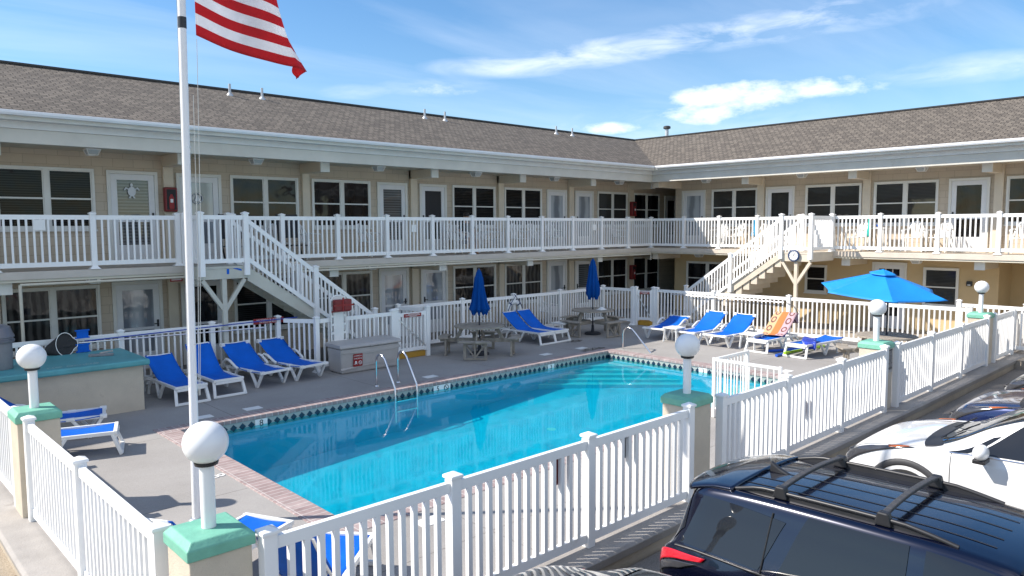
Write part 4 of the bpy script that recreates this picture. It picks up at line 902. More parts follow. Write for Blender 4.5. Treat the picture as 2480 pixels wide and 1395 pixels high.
# towels
def towel_mat(name, base, stripe, pat):
    m, t, b, out = nt(name); L = t.links.new; uvn = N(t, 'ShaderNodeTexCoord'); sp = N(t, 'ShaderNodeSeparateXYZ'); L(uvn.outputs['UV'], sp.inputs[0])
    r = ramp(t, sp.outputs[0], [(0, pat[0]), (.34, pat[0]), (.35, base), (.64, base), (.65, pat[1]), (1, pat[1])]); r.color_ramp.interpolation = 'CONSTANT'
    k = N(t, 'ShaderNodeVectorMath', operation='MULTIPLY'); L(uvn.outputs['UV'], k.inputs[0]); k.inputs[1].default_value = (3.1, 5.5, 1)
    fr = N(t, 'ShaderNodeVectorMath', operation='FRACTION'); L(k.outputs[0], fr.inputs[0]); ds = N(t, 'ShaderNodeVectorMath', operation='DISTANCE'); L(fr.outputs[0], ds.inputs[0]); ds.inputs[1].default_value = (.5,.5,0)
    rg = ramp(t, ds.outputs['Value'], [(0,(0,0,0)),(.20,(1,1,1)),(.36,(0,0,0))]); rg.color_ramp.interpolation = 'CONSTANT'
    side = ramp(t, sp.outputs[0], [(0,(1,1,1)),(.34,(0,0,0)),(.66,(1,1,1))]); side.color_ramp.interpolation = 'CONSTANT'
    mu = N(t, 'ShaderNodeMath', operation='MULTIPLY'); L(rg.outputs[0], mu.inputs[0]); L(side.outputs[0], mu.inputs[1])
    mx = N(t, 'ShaderNodeMix', data_type='RGBA'); L(mu.outputs[0], mx.inputs[0]); L(r.outputs[0], mx.inputs[6]); mx.inputs[7].default_value = stripe+(1,); L(mx.outputs[2], b.inputs['Base Color']); b.inputs['Roughness'].default_value = .9
    n2 = N(t, 'ShaderNodeTexNoise', i_Scale=150.); L(uvn.outputs['Object'], n2.inputs['Vector']); bp = N(t, 'ShaderNodeBump', i_Strength=.6, i_Distance=.005); L(n2.outputs[0], bp.inputs['Height']); L(bp.outputs[0], b.inputs['Normal'])
    return m
M['towel'] = towel_mat('orange_patterned_towel', (.52,.17,.05), (.16,.07,.06), ((.55,.36,.20), (.52,.34,.37)))
def towel(name, label, rows, width, m, wob=.02):
    """rows: list of centre points along the cloth; width along y (world)"""
    nu, nv = (len(rows)-1)*4, 10; me_v = []; 
    def P(u, v):
        t = u*(len(rows)-1); i = min(int(t), len(rows)-2); f = t-i; a, b_ = Vector(rows[i]), Vector(rows[i+1]); p = a.lerp(b_, f)
        return (p.x+wob*math.sin(7*v+3*u), p.y+(v-.5)*width*(1+.05*math.sin(5*u)), p.z+wob*.6*math.sin(9*u+5*v))
    mb = MB(); mb.grid(P, nu, nv); o = mb.build(name, m, smooth=180, recalc=False, thick=.014)
    uv = o.data.uv_layers.new(name='UVMap'); 
    for lp_ in o.data.loops:
        i = lp_.vertex_index; uv.data[lp_.index].uv = (1-(i % (nv+1))/nv, (i//(nv+1))/nu)
    tag(o, label, 'towel'); return o
towel('beach_towel', 'orange towel with pink and tan patterned stripes over a lounger back', [(17.85,9.22,.37),(18.0,9.22,.40),(18.2,9.215,.56),(18.42,9.21,.76),(18.60,9.205,.90),(18.67,9.205,.885),(18.72,9.205,.62)], .60, M['towel'], .012)
M['towel2'] = mat('blue_white_print_towel', (.02,.05,.38), .9, var=.3, scale=9, bump=.5, bscale=150, dirt=((.6,.65,.7), .58, 14))
towel('crumpled_towel', 'crumpled blue and white towel lying on the flat lounger', [(17.30,7.98,.20),(17.31,7.98,.38),(17.45,8.05,.385),(17.62,8.12,.40),(17.8,8.2,.39),(18.0,8.25,.385)], .34, M['towel2'], .03)

# ================================================================ PICNIC TABLES AND UMBRELLAS
def picnic(loc, rz, label):
    r = E('picnic_table', label, 'picnic table', loc, rz, 'round weathered picnic tables'); R = .62
    mb = MB(); nb = 9; w_ = 2*R/nb
    for i in range(nb):
        x0 = -R+i*w_+.004; x1 = x0+w_-.008; f = lambda x: math.sqrt(max(.0, (R+.01)**2-x*x))
        k = 6; top = [(x0+(x1-x0)*j/k, f(x0+(x1-x0)*j/k), .705) for j in range(k+1)]; bot = [(x, -y, z) for x, y, z in reversed(top)]
        mb.prism(bot+top[::-1] if False else top+bot, (0,0,.035))
    mb.build('table_top', M['wood'], r, bevel=.003)
    for q in range(4):
        a = q*PI/2; c, s = math.cos(a), math.sin(a); ro = lambda x, y, z, c=c, s=s: (c*x-s*y, s*x+c*y, z)
        m2 = MB()
        for t0, t1 in ((-.40, 0), (0, .40)):
            def PP(rad, t): return (rad*math.cos(t), rad*math.sin(t), .43)
            m2.prism([PP(.80,t0),PP(1.05,t0),PP(1.05,t1),PP(.80,t1)] if t0 < 0 else [PP(.80,t0+.006),PP(1.05,t0+.006),PP(1.05,t1),PP(.80,t1)], (0,0,.035))
        m2.xf(ro); m2.build('bench', M['wood'], r, bevel=.006)
        m2 = MB(); m2.bar((.42,0,.70), (.62,0,.34), .09, .035, (0,1,0)); m2.bar((.10,0,.37), (1.0,0,.37), .035, .10)
        for t in (-.30, .30):
            m2.bar((.86*math.cos(t),.86*math.sin(t),.429), (.86*math.cos(t),.86*math.sin(t),.0), .07, .045, (1,0,0)); m2.bar((.86*math.cos(t),.86*math.sin(t)*.95,.39), (.86,0,.06), .03, .035)
        m2.bar((.87,0,.43), (.87,0,.02), .04, .035); m2.bar((.84,-.28,.03), (.84,.28,.03), .03, .045); m2.bar((.84,-.28,.40), (.84,.28,.40), .03, .05)
        m2.xf(ro); m2.build('support_frame', M['wood'], r, bevel=.003)
    return r
t1 = onz(1163,840,0); pt = picnic((11.98, 13.98, 0), D2(-138), 'picnic table with a closed blue umbrella, right of the left gate')
dup(pt, (16.65, 14.25, 0), rz=D2(-93), label='picnic table with a closed blue umbrella near the far corner gate')
dup(pt, (17.30, 6.20, 0), rz=D2(-58), label='sunlit picnic table under the open blue umbrella')
GU = 'blue market umbrellas over the picnic tables'
def closed_umb(loc, zt, label, R=.20, zl=1.12):
    r = E('closed_umbrella', label, 'umbrella', loc, group=GU)
    mb = MB(); mb.tube([(0,0,.02),(0,0,zt-.05)], .02, 10); mb.build('pole', M['darkmesh'], r, smooth=40)
    mb = MB(); mb.lathe([(.24,0),(.25,.03),(.2,.06),(.05,.08),(.035,.28)], 20); mb.build('base', M['darkmesh'], r, smooth=40)
    mb = MB(); nf = 8
    prof = [(0,.03),(.06,.062),(.16,.085),(.17,.098),(.45,.125),(.75,.175),(.90,R),(1.0,R*.62)]
    def P(u, v):
        t = u; a = 2*PI*v
        for i in range(len(prof)-1):
            if prof[i][0] <= t <= prof[i+1][0]: f = (t-prof[i][0])/(prof[i+1][0]-prof[i][0]); rr = prof[i][1]+(prof[i+1][1]-prof[i][1])*f
        rr *= 1+(.10+.16*t)*math.cos(nf*a)+.05*math.sin(3*a+4*t)
        zz = zt-(zt-zl)*t-(.05*(math.cos(nf*a)) if t > .95 else 0)
        return (rr*math.cos(a), rr*math.sin(a), zz)
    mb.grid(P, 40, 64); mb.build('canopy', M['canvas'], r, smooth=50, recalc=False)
    mb = MB(); mb.sphere((0,0,zt+.01), .03, 12, 8); mb.build('finial', M['navy'], r, smooth=180)
    return r
pu = onz(1163,810,.5); 
closed_umb((11.98, 13.98, 0), 2.13, 'closed blue umbrella at the table right of the left gate', .22, 1.04)
closed_umb((16.65, 14.25, 0), 2.23, 'slim closed blue umbrella at the table near the far corner gate', .165, 1.07)
r = E('open_umbrella', 'wide open sunlit blue umbrella tilted over the sunlit picnic table', 'umbrella', (17.30, 6.20, 0), group=GU)
mb = MB(); mb.tube([(0,0,.02),(0,0,1.55),(.02,.10,2.02)], .02, 10); mb.build('pole', M['darkmesh'], r, smooth=40)
mb = MB(); mb.lathe([(.24,0),(.25,.03),(.2,.06),(.05,.08),(.035,.28)], 20); mb.build('base', M['darkmesh'], r, smooth=40)
UA = Vector((17.50, 6.33, 2.18)); UC = Vector((17.48, 6.42, 1.70)); un = Vector((-.05,-.09,1)).normalized(); ue = Vector((0,1,0)); ue = (ue-un*ue.dot(un)).normalized(); uf = ue.cross(un)
mb = MB()
def UP_(u, v):
    k = v*6; i = int(k) % 6; f = k-int(k); a0 = i*PI/3+.0; a1 = a0+PI/3
    c0 = Vector((math.cos(a0), math.sin(a0))); c1 = Vector((math.cos(a1), math.sin(a1))); c = c0.lerp(c1, f)*1.38*u*(1-.06*4*f*(1-f)*u)
    z = .46*(1-u)**1.0-.02*math.sin(PI*u)*0+.05*4*f*(1-f)*-u*.6
    p = UC+ue*c.x+uf*c.y+un*z; return p
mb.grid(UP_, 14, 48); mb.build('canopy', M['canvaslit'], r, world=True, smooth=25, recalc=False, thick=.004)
mb = MB(); mb.grid(lambda u, v: UP_(u*.22, v)+un*.045, 4, 48); mb.build('vent_flap', M['canvaslit'], r, world=True, smooth=25, recalc=False, thick=.004)
mb = MB()
for i in range(6): mb.bar(UP_(.02, i/6+.0001)-un*.02, UP_(.99, i/6+.0001)-un*.02, .014, .016)
mb.build('ribs', M['darkmesh'], r, world=True)

# ================================================================ POOL HARDWARE
r = E('pool_ladder', 'steel pool ladder with two curved handrails at the far pool edge', 'ladder', (8.3, 12.4, 0))
for x in (8.06, 8.58):
    mb = MB(); mb.tube([(x,12.62,.0),(x,12.62,.48),(x,12.585,.60),(x,12.50,.67),(x,12.40,.66),(x,12.30,.58),(x,12.12,.30),(x,11.965,.06),(x,11.955,-.16),(x,11.95,-.62)], .022, 12); mb.build('handrail', M['steel'], r, world=True, smooth=50)
    mb = MB(); mb.lathe([(.05,0),(.045,.012),(.025,.02)], 14, (x,12.62,.0)); mb.build('foot_flange', M['steel'], r, world=True)
for z in (-.22, -.42): mb = MB(); mb.box(8.07, 11.90, z, 8.57, 11.98, z+.03); mb.build('step', M['steel'], r, world=True, bevel=.005)
a = onz(1508,859,-.16); b2 = onz(1588,871,-.16); r = E('pool_handrail', 'single steel handrail standing over the pool entry steps', 'handrail', (a.x, a.y, -.16)); d = (b2-a).normalized()
pth = [a+Vector((0,0,-.25)), a+Vector((0,0,.55)), a+d*.03+Vector((0,0,.66)), a+d*.10+Vector((0,0,.725)), a+d*.20+Vector((0,0,.735)), a+d*.30+Vector((0,0,.70)), a+d*.38+Vector((0,0,.63)), b2, b2+d*.12+Vector((0,0,-.2))]
mb = MB(); mb.tube(pth, .024, 12); mb.build('rail', M['steel'], r, world=True, smooth=50)
r = E('guard_railing', 'white metal guard railing at the near pool edge, behind the front fence', 'railing', (12.1, 7.2, 0))
gz = 1.0; A1, A2, A3 = (10.77,6.56), (11.85,6.56), (10.77,5.40)
for nm, (p0, p1) in (('rail_panel', (A1, A2)), ('rail_panel', (A1, A3))):
    p0 = Vector(p0+(0,)); p1 = Vector(p1+(0,)); mb = MB(); Z = Vector((0,0,1)); mb.bar(p0+Z*(gz-.02), p1+Z*(gz-.02), .045, .04); mb.bar(p0+Z*.16, p1+Z*.16, .03, .03)
    nn = round((p1-p0).length/.105)
    for i in range(1, nn): q = p0.lerp(p1, i/nn); mb.bar(q+Z*.16, q+Z*(gz-.03), .016, .016)
    mb.build(nm, M['plastic'], r, world=True)
for (x, y) in (A1, A2, A3): mb = MB(); mb.box(x-.025,y-.025,0.0,x+.025,y+.025,gz+.01); mb.build('post', M['plastic'], r, world=True, bevel=.003)

# ================================================================ COUNTER, BIN, NET, BOX, BOARD, RING
r = E('masonry_counter', 'cream block counter with a turquoise slab top at the left of the deck', 'counter', (1.9, 14.6, 0))
mb = MB(); mb.box(-1.2, 13.90, -.1, 4.06, 15.35, .80); mb.build('block_wall', M['pillar'], r, world=True, bevel=.012)
mb = MB(); mb.box(-1.3, 13.78, .802, 4.15, 15.48, .91); mb.build('slab_top', M['turq'], r, world=True, bevel=.03)
text_mesh('faded_letters', 'NO DIVING', .15, mat('faded_white_paint', (.30,.46,.45), .7, var=.3, scale=20), r, (3.0,13.98,.913), (1,0,0), (0,1,0), .003)
p = onz(245,863,.91); r = E('brush_head', 'grey brush head lying on the turquoise counter', 'brush', (p.x, p.y, .911), D2(-20))
mb = MB(); mb.box(-.20,-.035,0,.20,.035,.05); mb.build('bristle_block', M['trash'], r, bevel=.012); mb = MB(); mb.bar((-.02,0,.06), (.18,.10,.075), .03, .025); mb.build('handle', M['taupe'], r, bevel=.004)
p = ony(2,895,14.6); r = E('ash_bin', 'grey round bin with domed lid on the counter at the left edge', 'bin', (p.x-.02, 14.5, .911))
mb = MB(); mb.lathe([(.17,0),(.18,.02),(.185,.42),(.18,.44)], 28); mb.build('drum', M['trash'], r, smooth=40)
mb = MB(); mb.lathe([(.19,.44),(.22,.45),(.225,.49),(.21,.50),(.205,.52),(.225,.53),(.22,.56),(.20,.60),(.17,.70),(.08,.74)], 28); mb.build('lid', mat('smoky_lid', (.16,.16,.18), .3, var=.1), r, smooth=40)
# skimmer net and brush poles
r = E('leaf_net', 'black leaf skimmer net on a long pole hung along the back fence', 'pool net', (3.3, 15.3, .9))
c = ony(158,834,15.36); c2 = ony(640,793,15.50)
mb = MB(); mb.tube([(c.x+.21,15.36,c.z),(c2.x,15.50,c2.z)], .014, 8); mb.build('pole', M['alu'], r, world=True, smooth=40)
rim = [(c.x+(.20 if abs(math.sin(t)) < .3 and math.cos(t) > 0 else .15)*math.cos(t), 15.36+.03*math.sin(t), c.z+.21*math.sin(t)) for t in [k*PI/12 for k in range(24)]]
mb = MB(); mb.tube(rim, .007, 6, True); mb.build('rim', M['alu'], r, world=True)
mb = MB(); cc = Vector((c.x, 15.36, c.z)); 
mb.grid(lambda u, v: cc+(Vector(rim[int(v*24) % 24])-cc)*(1-.55*u)+Vector((-.26*u, .05*math.sin(3*v*PI)*u, -.08*u)), 6, 24); mb.add([cc+Vector((-.26,0,-.08))+(Vector(q)-cc)*.45 for q in rim], [tuple(range(24))]); mb.add([cc+(Vector(q)-cc)*.96+Vector((0,.012,0)) for q in rim], [tuple(range(24))])
mb.build('net_bag', M['dark'], r, world=True, recalc=False)
r = E('pool_brush', 'blue pool brush on a blue pole hung along the back fence', 'pool brush', (3.8, 15.4, 1))
c = ony(205,826,15.40); c2 = ony(720,768,15.53)
mb = MB(); mb.tube([(c.x,15.40,c.z),(c2.x,15.53,c2.z)], .012, 8); mb.build('pole', mat('blue_pole_paint', (.01,.05,.35), .35, var=.05), r, world=True, smooth=40)
mb = MB(); 
for dz in (-.19, .07): mb.box(c.x-.13, 15.36, c.z+dz, c.x+.06, 15.40, c.z+dz+.14); mb.box(c.x-.16, 15.35, c.z+dz-.01, c.x+.08, 15.39, c.z+dz+.015); mb.box(c.x-.16, 15.35, c.z+dz+.125, c.x+.08, 15.39, c.z+dz+.15)
mb.build('brush_head', M['sling'], r, world=True, bevel=.004)
# storage box
r = E('storage_box', 'grey resin storage box with a red chemical sign, by the left gate', 'storage box', (8.9, 14.42, 0))
mb = MB(); mb.add([(8.16,14.16,0),(9.63,14.16,0),(9.63,14.70,0),(8.16,14.70,0),(8.12,14.10,.55),(9.66,14.10,.55),(9.66,14.72,.55),(8.12,14.72,.55)], [(0,3,2,1),(4,5,6,7),(0,1,5,4),(1,2,6,5),(2,3,7,6),(3,0,4,7)])
mb.build('bin', M['taupe'], r, world=True, bevel=.04)
mb = MB(); mb.prism([(8.14,14.145,.12),(9.64,14.145,.12),(9.64,14.13,.20),(8.9,14.125,.16),(8.14,14.13,.09)], (0,-.012,0)); mb.prism([(8.11,14.11,.50),(9.67,14.11,.50),(9.67,14.11,.44),(8.9,14.115,.40),(8.11,14.11,.46)], (0,-.014,0)); mb.build('moulding', M['taupe'], r, world=True, bevel=.008)
mb = MB(); mb.prism([(8.10,14.07,.56),(8.10,14.07,.60),(8.10,14.12,.645),(8.10,14.72,.665),(8.10,14.75,.60),(8.10,14.75,.56)], (1.58,0,0)); mb.build('lid', M['taupe'], r, world=True, bevel=.015)
mb = MB(); mb.box(8.85, 14.05, .565, 9.0, 14.075, .60); mb.build('latch', M['taupe'], r, world=True, bevel=.005)
sg = MB(); sg.prism([(8.43,14.118,.14),(8.66,14.118,.14),(8.66,14.103,.42),(8.43,14.103,.42)], (0,-.006,0)); sg = sg.build('chemical_sign', M['signred'], r, world=True)
nz = Vector((0,-1,-.05)).normalized(); uy_ = Vector((0,-.0536,1))
text_mesh('sign_lettering', 'CHEMICAL', .042, M['signwhite'], sg, (8.545,14.096,.375), (1,0,0), uy_, .002); text_mesh('sign_lettering', 'CHLORINE', .042, M['signwhite'], sg, (8.545,14.099,.315), (1,0,0), uy_, .002)
mb = MB(); c = Vector((8.60,14.103,.22)); mb.tube([c+Vector((.036*math.cos(t*PI/8),0,.036*math.sin(t*PI/8))) for t in range(16)], .0065, 6, True); mb.bar(c+Vector((-.024,0,.024)), c+Vector((.024,0,-.024)), .008, .009, (0,1,0))
c = Vector((8.49,14.103,.225)); mb.sphere((c.x,c.y,c.z+.012), .026, 12, 8, (1,.3,1)); mb.box(c.x-.013,c.y-.006,c.z-.022,c.x+.013,c.y+.004,c.z-.008)
for s in (-1, 1): mb.bar(c+Vector((-.036*s,0,-.008)), c+Vector((.036*s,0,-.036)), .007, .009, (0,1,0))
mb.build('sign_symbols', M['signwhite'], sg, world=True)
# rescue board + head immobiliser
r = E('rescue_board', 'white rescue spine board with hand slots standing against the back fence', 'rescue board', (8.43, 14.72, 0))
mb = MB(); bz = [.03+.02*k for k in range(1)]; X0, X1 = 8.235, 8.635
mb.box(X0+.075, 14.70, .02, X1-.075, 14.735, 1.66); mb.box(X0, 14.70, .02, X0+.03, 14.735, 1.60); mb.box(X1-.03, 14.70, .02, X1, 14.735, 1.60)
for k in range(9):
    z = .05+k*.19
    for (a_, b_) in ((X0+.029, X0+.076), (X1-.076, X1-.029)): mb.box(a_, 14.7005, z, b_, 14.7345, z+.055)
mb.tube([(X0+.015,14.717,1.56),(X0+.06,14.717,1.64),(X0+.14,14.717,1.68),(X1-.14,14.717,1.68),(X1-.06,14.717,1.64),(X1-.015,14.717,1.56)], .022, 8)
mb.build('board', M['plastic'], r, world=True, bevel=.006)
r = E('head_immobiliser', 'dark red head immobiliser strapped to the top of the rescue board', 'rescue gear', (8.48, 14.65, 1.33))
for x in (8.27, 8.50): mb = MB(); mb.box(x, 14.56, 1.335, x+.205, 14.695, 1.60); mb.build('foam_block', M['red'], r, world=True, bevel=.03)
mb = MB(); mb.box(8.24, 14.55, 1.45, 8.74, 14.557, 1.49); mb.box(8.45,14.548,1.33,8.49,14.555,1.64); mb.box(8.255,14.68,1.31,8.72,14.699,1.34); mb.build('strap', M['signred'], r, world=True)
# ring buoy
c = ony(1245,741,15.66); r = E('ring_buoy', 'white ring buoy with blue bands hanging on the back fence behind the loungers', 'ring buoy', (c.x, 15.64, c.z))
mb = MB(); mb.tube([(.23*math.cos(t*PI/20), 0, -.10+.23*math.sin(t*PI/20)) for t in range(40)], .062, 14, True); mb.xf(lambda x, y, z: (x, y*.7, z)); mb.build('ring', M['plastic'], r, smooth=60)
mb = MB()
for a in (PI*.25, PI*.75, PI*1.25, PI*1.75):
    pts = [(.23*math.cos(a+d), 0, -.10+.23*math.sin(a+d)) for d in (-.09,0,.09)]; mb.tube(pts, .066, 14)
mb.xf(lambda x, y, z: (x, y*.72, z)); mb.build('band', M['navy'], r, smooth=60)
mb = MB(); mb.tube([(-.30,-.05,-.12),(-.18,-.05,.10),(0,-.05,.30),(.18,-.05,.10),(.28,-.05,-.08)], .011, 6); mb.tube([(0,-.05,.30),(0,0,.34)], .012, 6); mb.build('rope', M['navy'], r)
# hose hanging on right fence post, rescue pole on right fence
a = bf(11.9); b2 = bf(9.9)
r = E('rescue_pole', 'long white rescue pole hung along the sunny right fence', 'rescue pole', (a[0]-.1, a[1], 1)); mb = MB(); mb.tube([(bf(13.4)[0]-.09,13.4,1.06),(bf(9.85)[0]-.09,9.85,1.03)], .016, 8); mb.build('pole', M['alu'], r, world=True, smooth=40)
mb = MB(); mb.tube([(bf(9.75)[0]-.09,9.78,1.03),(bf(9.7)[0]-.10,9.55,.95),(bf(9.6)[0]-.10,9.42,.75),(bf(9.6)[0]-.10,9.47,.55)], .009, 6); mb.build('hook', M['black'], r, world=True)

# ================================================================ BALCONY CHAIRS, PERSON
GC = 'white resin armchairs on the balconies'
def resin_chair(loc, rz, label):
    """faces +y local"""
    r = E('resin_chair', label, 'chair', loc, rz, GC)
    mb = MB(); mb.grid(lambda u, v: (-.22+.44*u, -.20+.42*v, .42-.02*math.sin(PI*u)*math.sin(PI*v)), 8, 8); mb.build('seat', M['plastic'], r, smooth=60, recalc=False, thick=.02)
    mb = MB(); arch = lambda t: (.235*math.cos(t)*(1-.1*math.sin(t)), -.21-.16*math.sin(t)*.95, .44+.45*math.sin(t))
    mb.tube([arch(t*PI/14) for t in range(15)], .022, 6)
    for x in (-.13,-.065,0,.065,.13): zt = .44+.45*math.sqrt(max(0, 1-(x/.235)**2))-.01; mb.bar((x*.7,-.205,.42), (x*1.05,-.21-.15*(zt-.44)/.45,zt), .035, .012, (0,1,0))
    mb.build('backrest', M['plastic'], r, smooth=40)
    for s in (-1, 1):
        mb = MB(); mb.tube([(s*.235,-.24,.66),(s*.28,.0,.64),(s*.275,.20,.63),(s*.26,.23,.60)], .020, 6); mb.build('armrest', M['plastic'], r, smooth=50)
        for y, z1, y2 in ((.22,.61,.25), (-.20,.50,-.27)): mb = MB(); mb.bar((s*.25,y,z1), (s*.275,y2,0), .045, .035, (1,0,0)); mb.build('leg', M['plastic'], r, bevel=.006)
    return r
ZB = 2.405
ch0 = resin_chair((10.85, 17.15, ZB), D2(200), 'white resin chair on the left balcony below the window left of the middle doors')
chairs = [(8.3,17.35,170,'upper balcony chair below the window right of the left stairs'),(9.0,17.1,195,'upper balcony chair left of the second window after the stairs'),(13.9,17.2,180,'upper balcony chair by the open dark door'),(15.35,17.3,200,'upper balcony chair right beside the sitting person'),(16.4,17.2,165,'upper balcony chair in front of the plain wall post right of the person'),(17.3,17.2,180,'upper balcony chair below the striped blind window'),(18.2,17.25,170,'upper balcony chair left of the two far doors'),(21.6,17.2,180,'upper balcony chair below the window by the far fire cabinet')]
for x, y, a, l in chairs: dup(ch0, (x, y, ZB), rz=D2(a), label=l)
for y, a, l in ((14.2,90,'right balcony chair nearest the inside corner'),(13.55,75,'right balcony chair beside the small blue towel'),(12.5,100,'right balcony chair behind the upper end of the clock stairs'),(10.4,90,'right balcony chair behind the clock landing'),(9.35,80,'right balcony chair left of the aqua towel'),(7.75,95,'right balcony chair under the window above the umbrella'),(7.05,80,'right balcony chair left of the dark glass door'),(5.05,95,'right balcony chair at the right edge of the picture')):
    dup(ch0, (23.45, y, ZB), rz=D2(a), label=l)
for x, a, l in ((3.3,190,'ground floor chair behind the back fence and counter'),(14.6,170,'ground floor chair behind the first picnic table'),(17.6,190,'ground floor chair behind the ring buoy')): dup(ch0, (x, 17.0, -.03), rz=D2(a), label=l)
# folded dark chairs
for x, l in ((7.05,'dark folded mesh chair on the balcony nearest the left landing'),(8.45,'dark folded mesh chair on the balcony right of the left stairs')):
    r = E('folding_chair', l, 'chair', (x, 17.0, ZB), D2(4), 'dark folding chairs on the left balcony')
    mb = MB(); mb.bar((-.27,0,.35), (-.27,.12,1.13), .03, .03); mb.bar((.27,0,.35), (.27,.12,1.13), .03, .03); mb.bar((-.27,.0,.35), (-.27,-.15,0), .03, .03); mb.bar((.27,0,.35), (.27,-.15,0), .03, .03); mb.build('frame', M['darkmesh'], r)
    mb = MB(); mb.bar((0,.045,.55), (0,.125,1.12), .54, .02, (0,1,0)); mb.build('backrest', M['darkmesh'], r, bevel=.006); mb = MB(); mb.box(-.26,-.45,.36,.26,.0,.385); mb.build('seat', M['darkmesh'], r, bevel=.006)
def hang(name, label, x, y, m, w_, h_, rzx):
    mb = MB(); c = Vector((x, y, 3.49)); 
    mb.grid(lambda u, v: (x+.055-.11*(1 if v > .12 else v/.12)+.012*math.sin(9*u), y+(u-.5)*w_*(1+.1*v), 3.495-h_*max(0, v-.06)+.01*math.sin(7*u)), 8, 12)
    tag(mb.build(name, M[m], smooth=180, recalc=False, thick=.012), label, 'towel')
p = onx(2087,560,22.6); 
mb = MB(); mb.grid(lambda u, v: (23.2+.03*math.sin(6*v), p.y+.02+(u-.5)*.10*(.5+v)+.01*math.sin(8*v), 3.46-.62*v), 4, 14); tag(mb.build('hanging_towel', M['tealcloth'], smooth=180, recalc=False, thick=.012), 'narrow aqua towel hanging behind the right balcony railing', 'towel')
p = onx(1817,552,22.9)
mb = MB(); mb.grid(lambda u, v: (23.2+.03*math.sin(6*v), p.y+(u-.5)*.16*(.5+v)+.01*math.sin(8*v), 3.38-.55*v), 4, 14); tag(mb.build('hanging_towel', M['bluecloth'], smooth=180, recalc=False, thick=.012), 'small blue towel hanging near the top of the clock stairs', 'towel')
# cooler and bag at the right balcony
r = E('balcony_table', 'small white table holding a blue bowl behind the right balcony railing', 'side table', (23.5, 8.75, ZB)); 
mb = MB(); mb.box(-.25,-.25,.68,.25,.25,.71); mb.build('table_top', M['plastic'], r, bevel=.01)
for a in (-1, 1):
    for b_ in (-1, 1): mb = MB(); mb.bar((a*.2,b_*.2,.68), (a*.23,b_*.23,0), .035, .035); mb.build('leg', M['plastic'], r)
mb = MB(); mb.lathe([(.05,0),(.09,.05),(.11,.09),(.10,.085)], 18, (23.45, 8.72, ZB+.711)); tag(mb.build('blue_bowl', M['sling'], smooth=40), 'blue bowl on the small white balcony table', 'bowl')
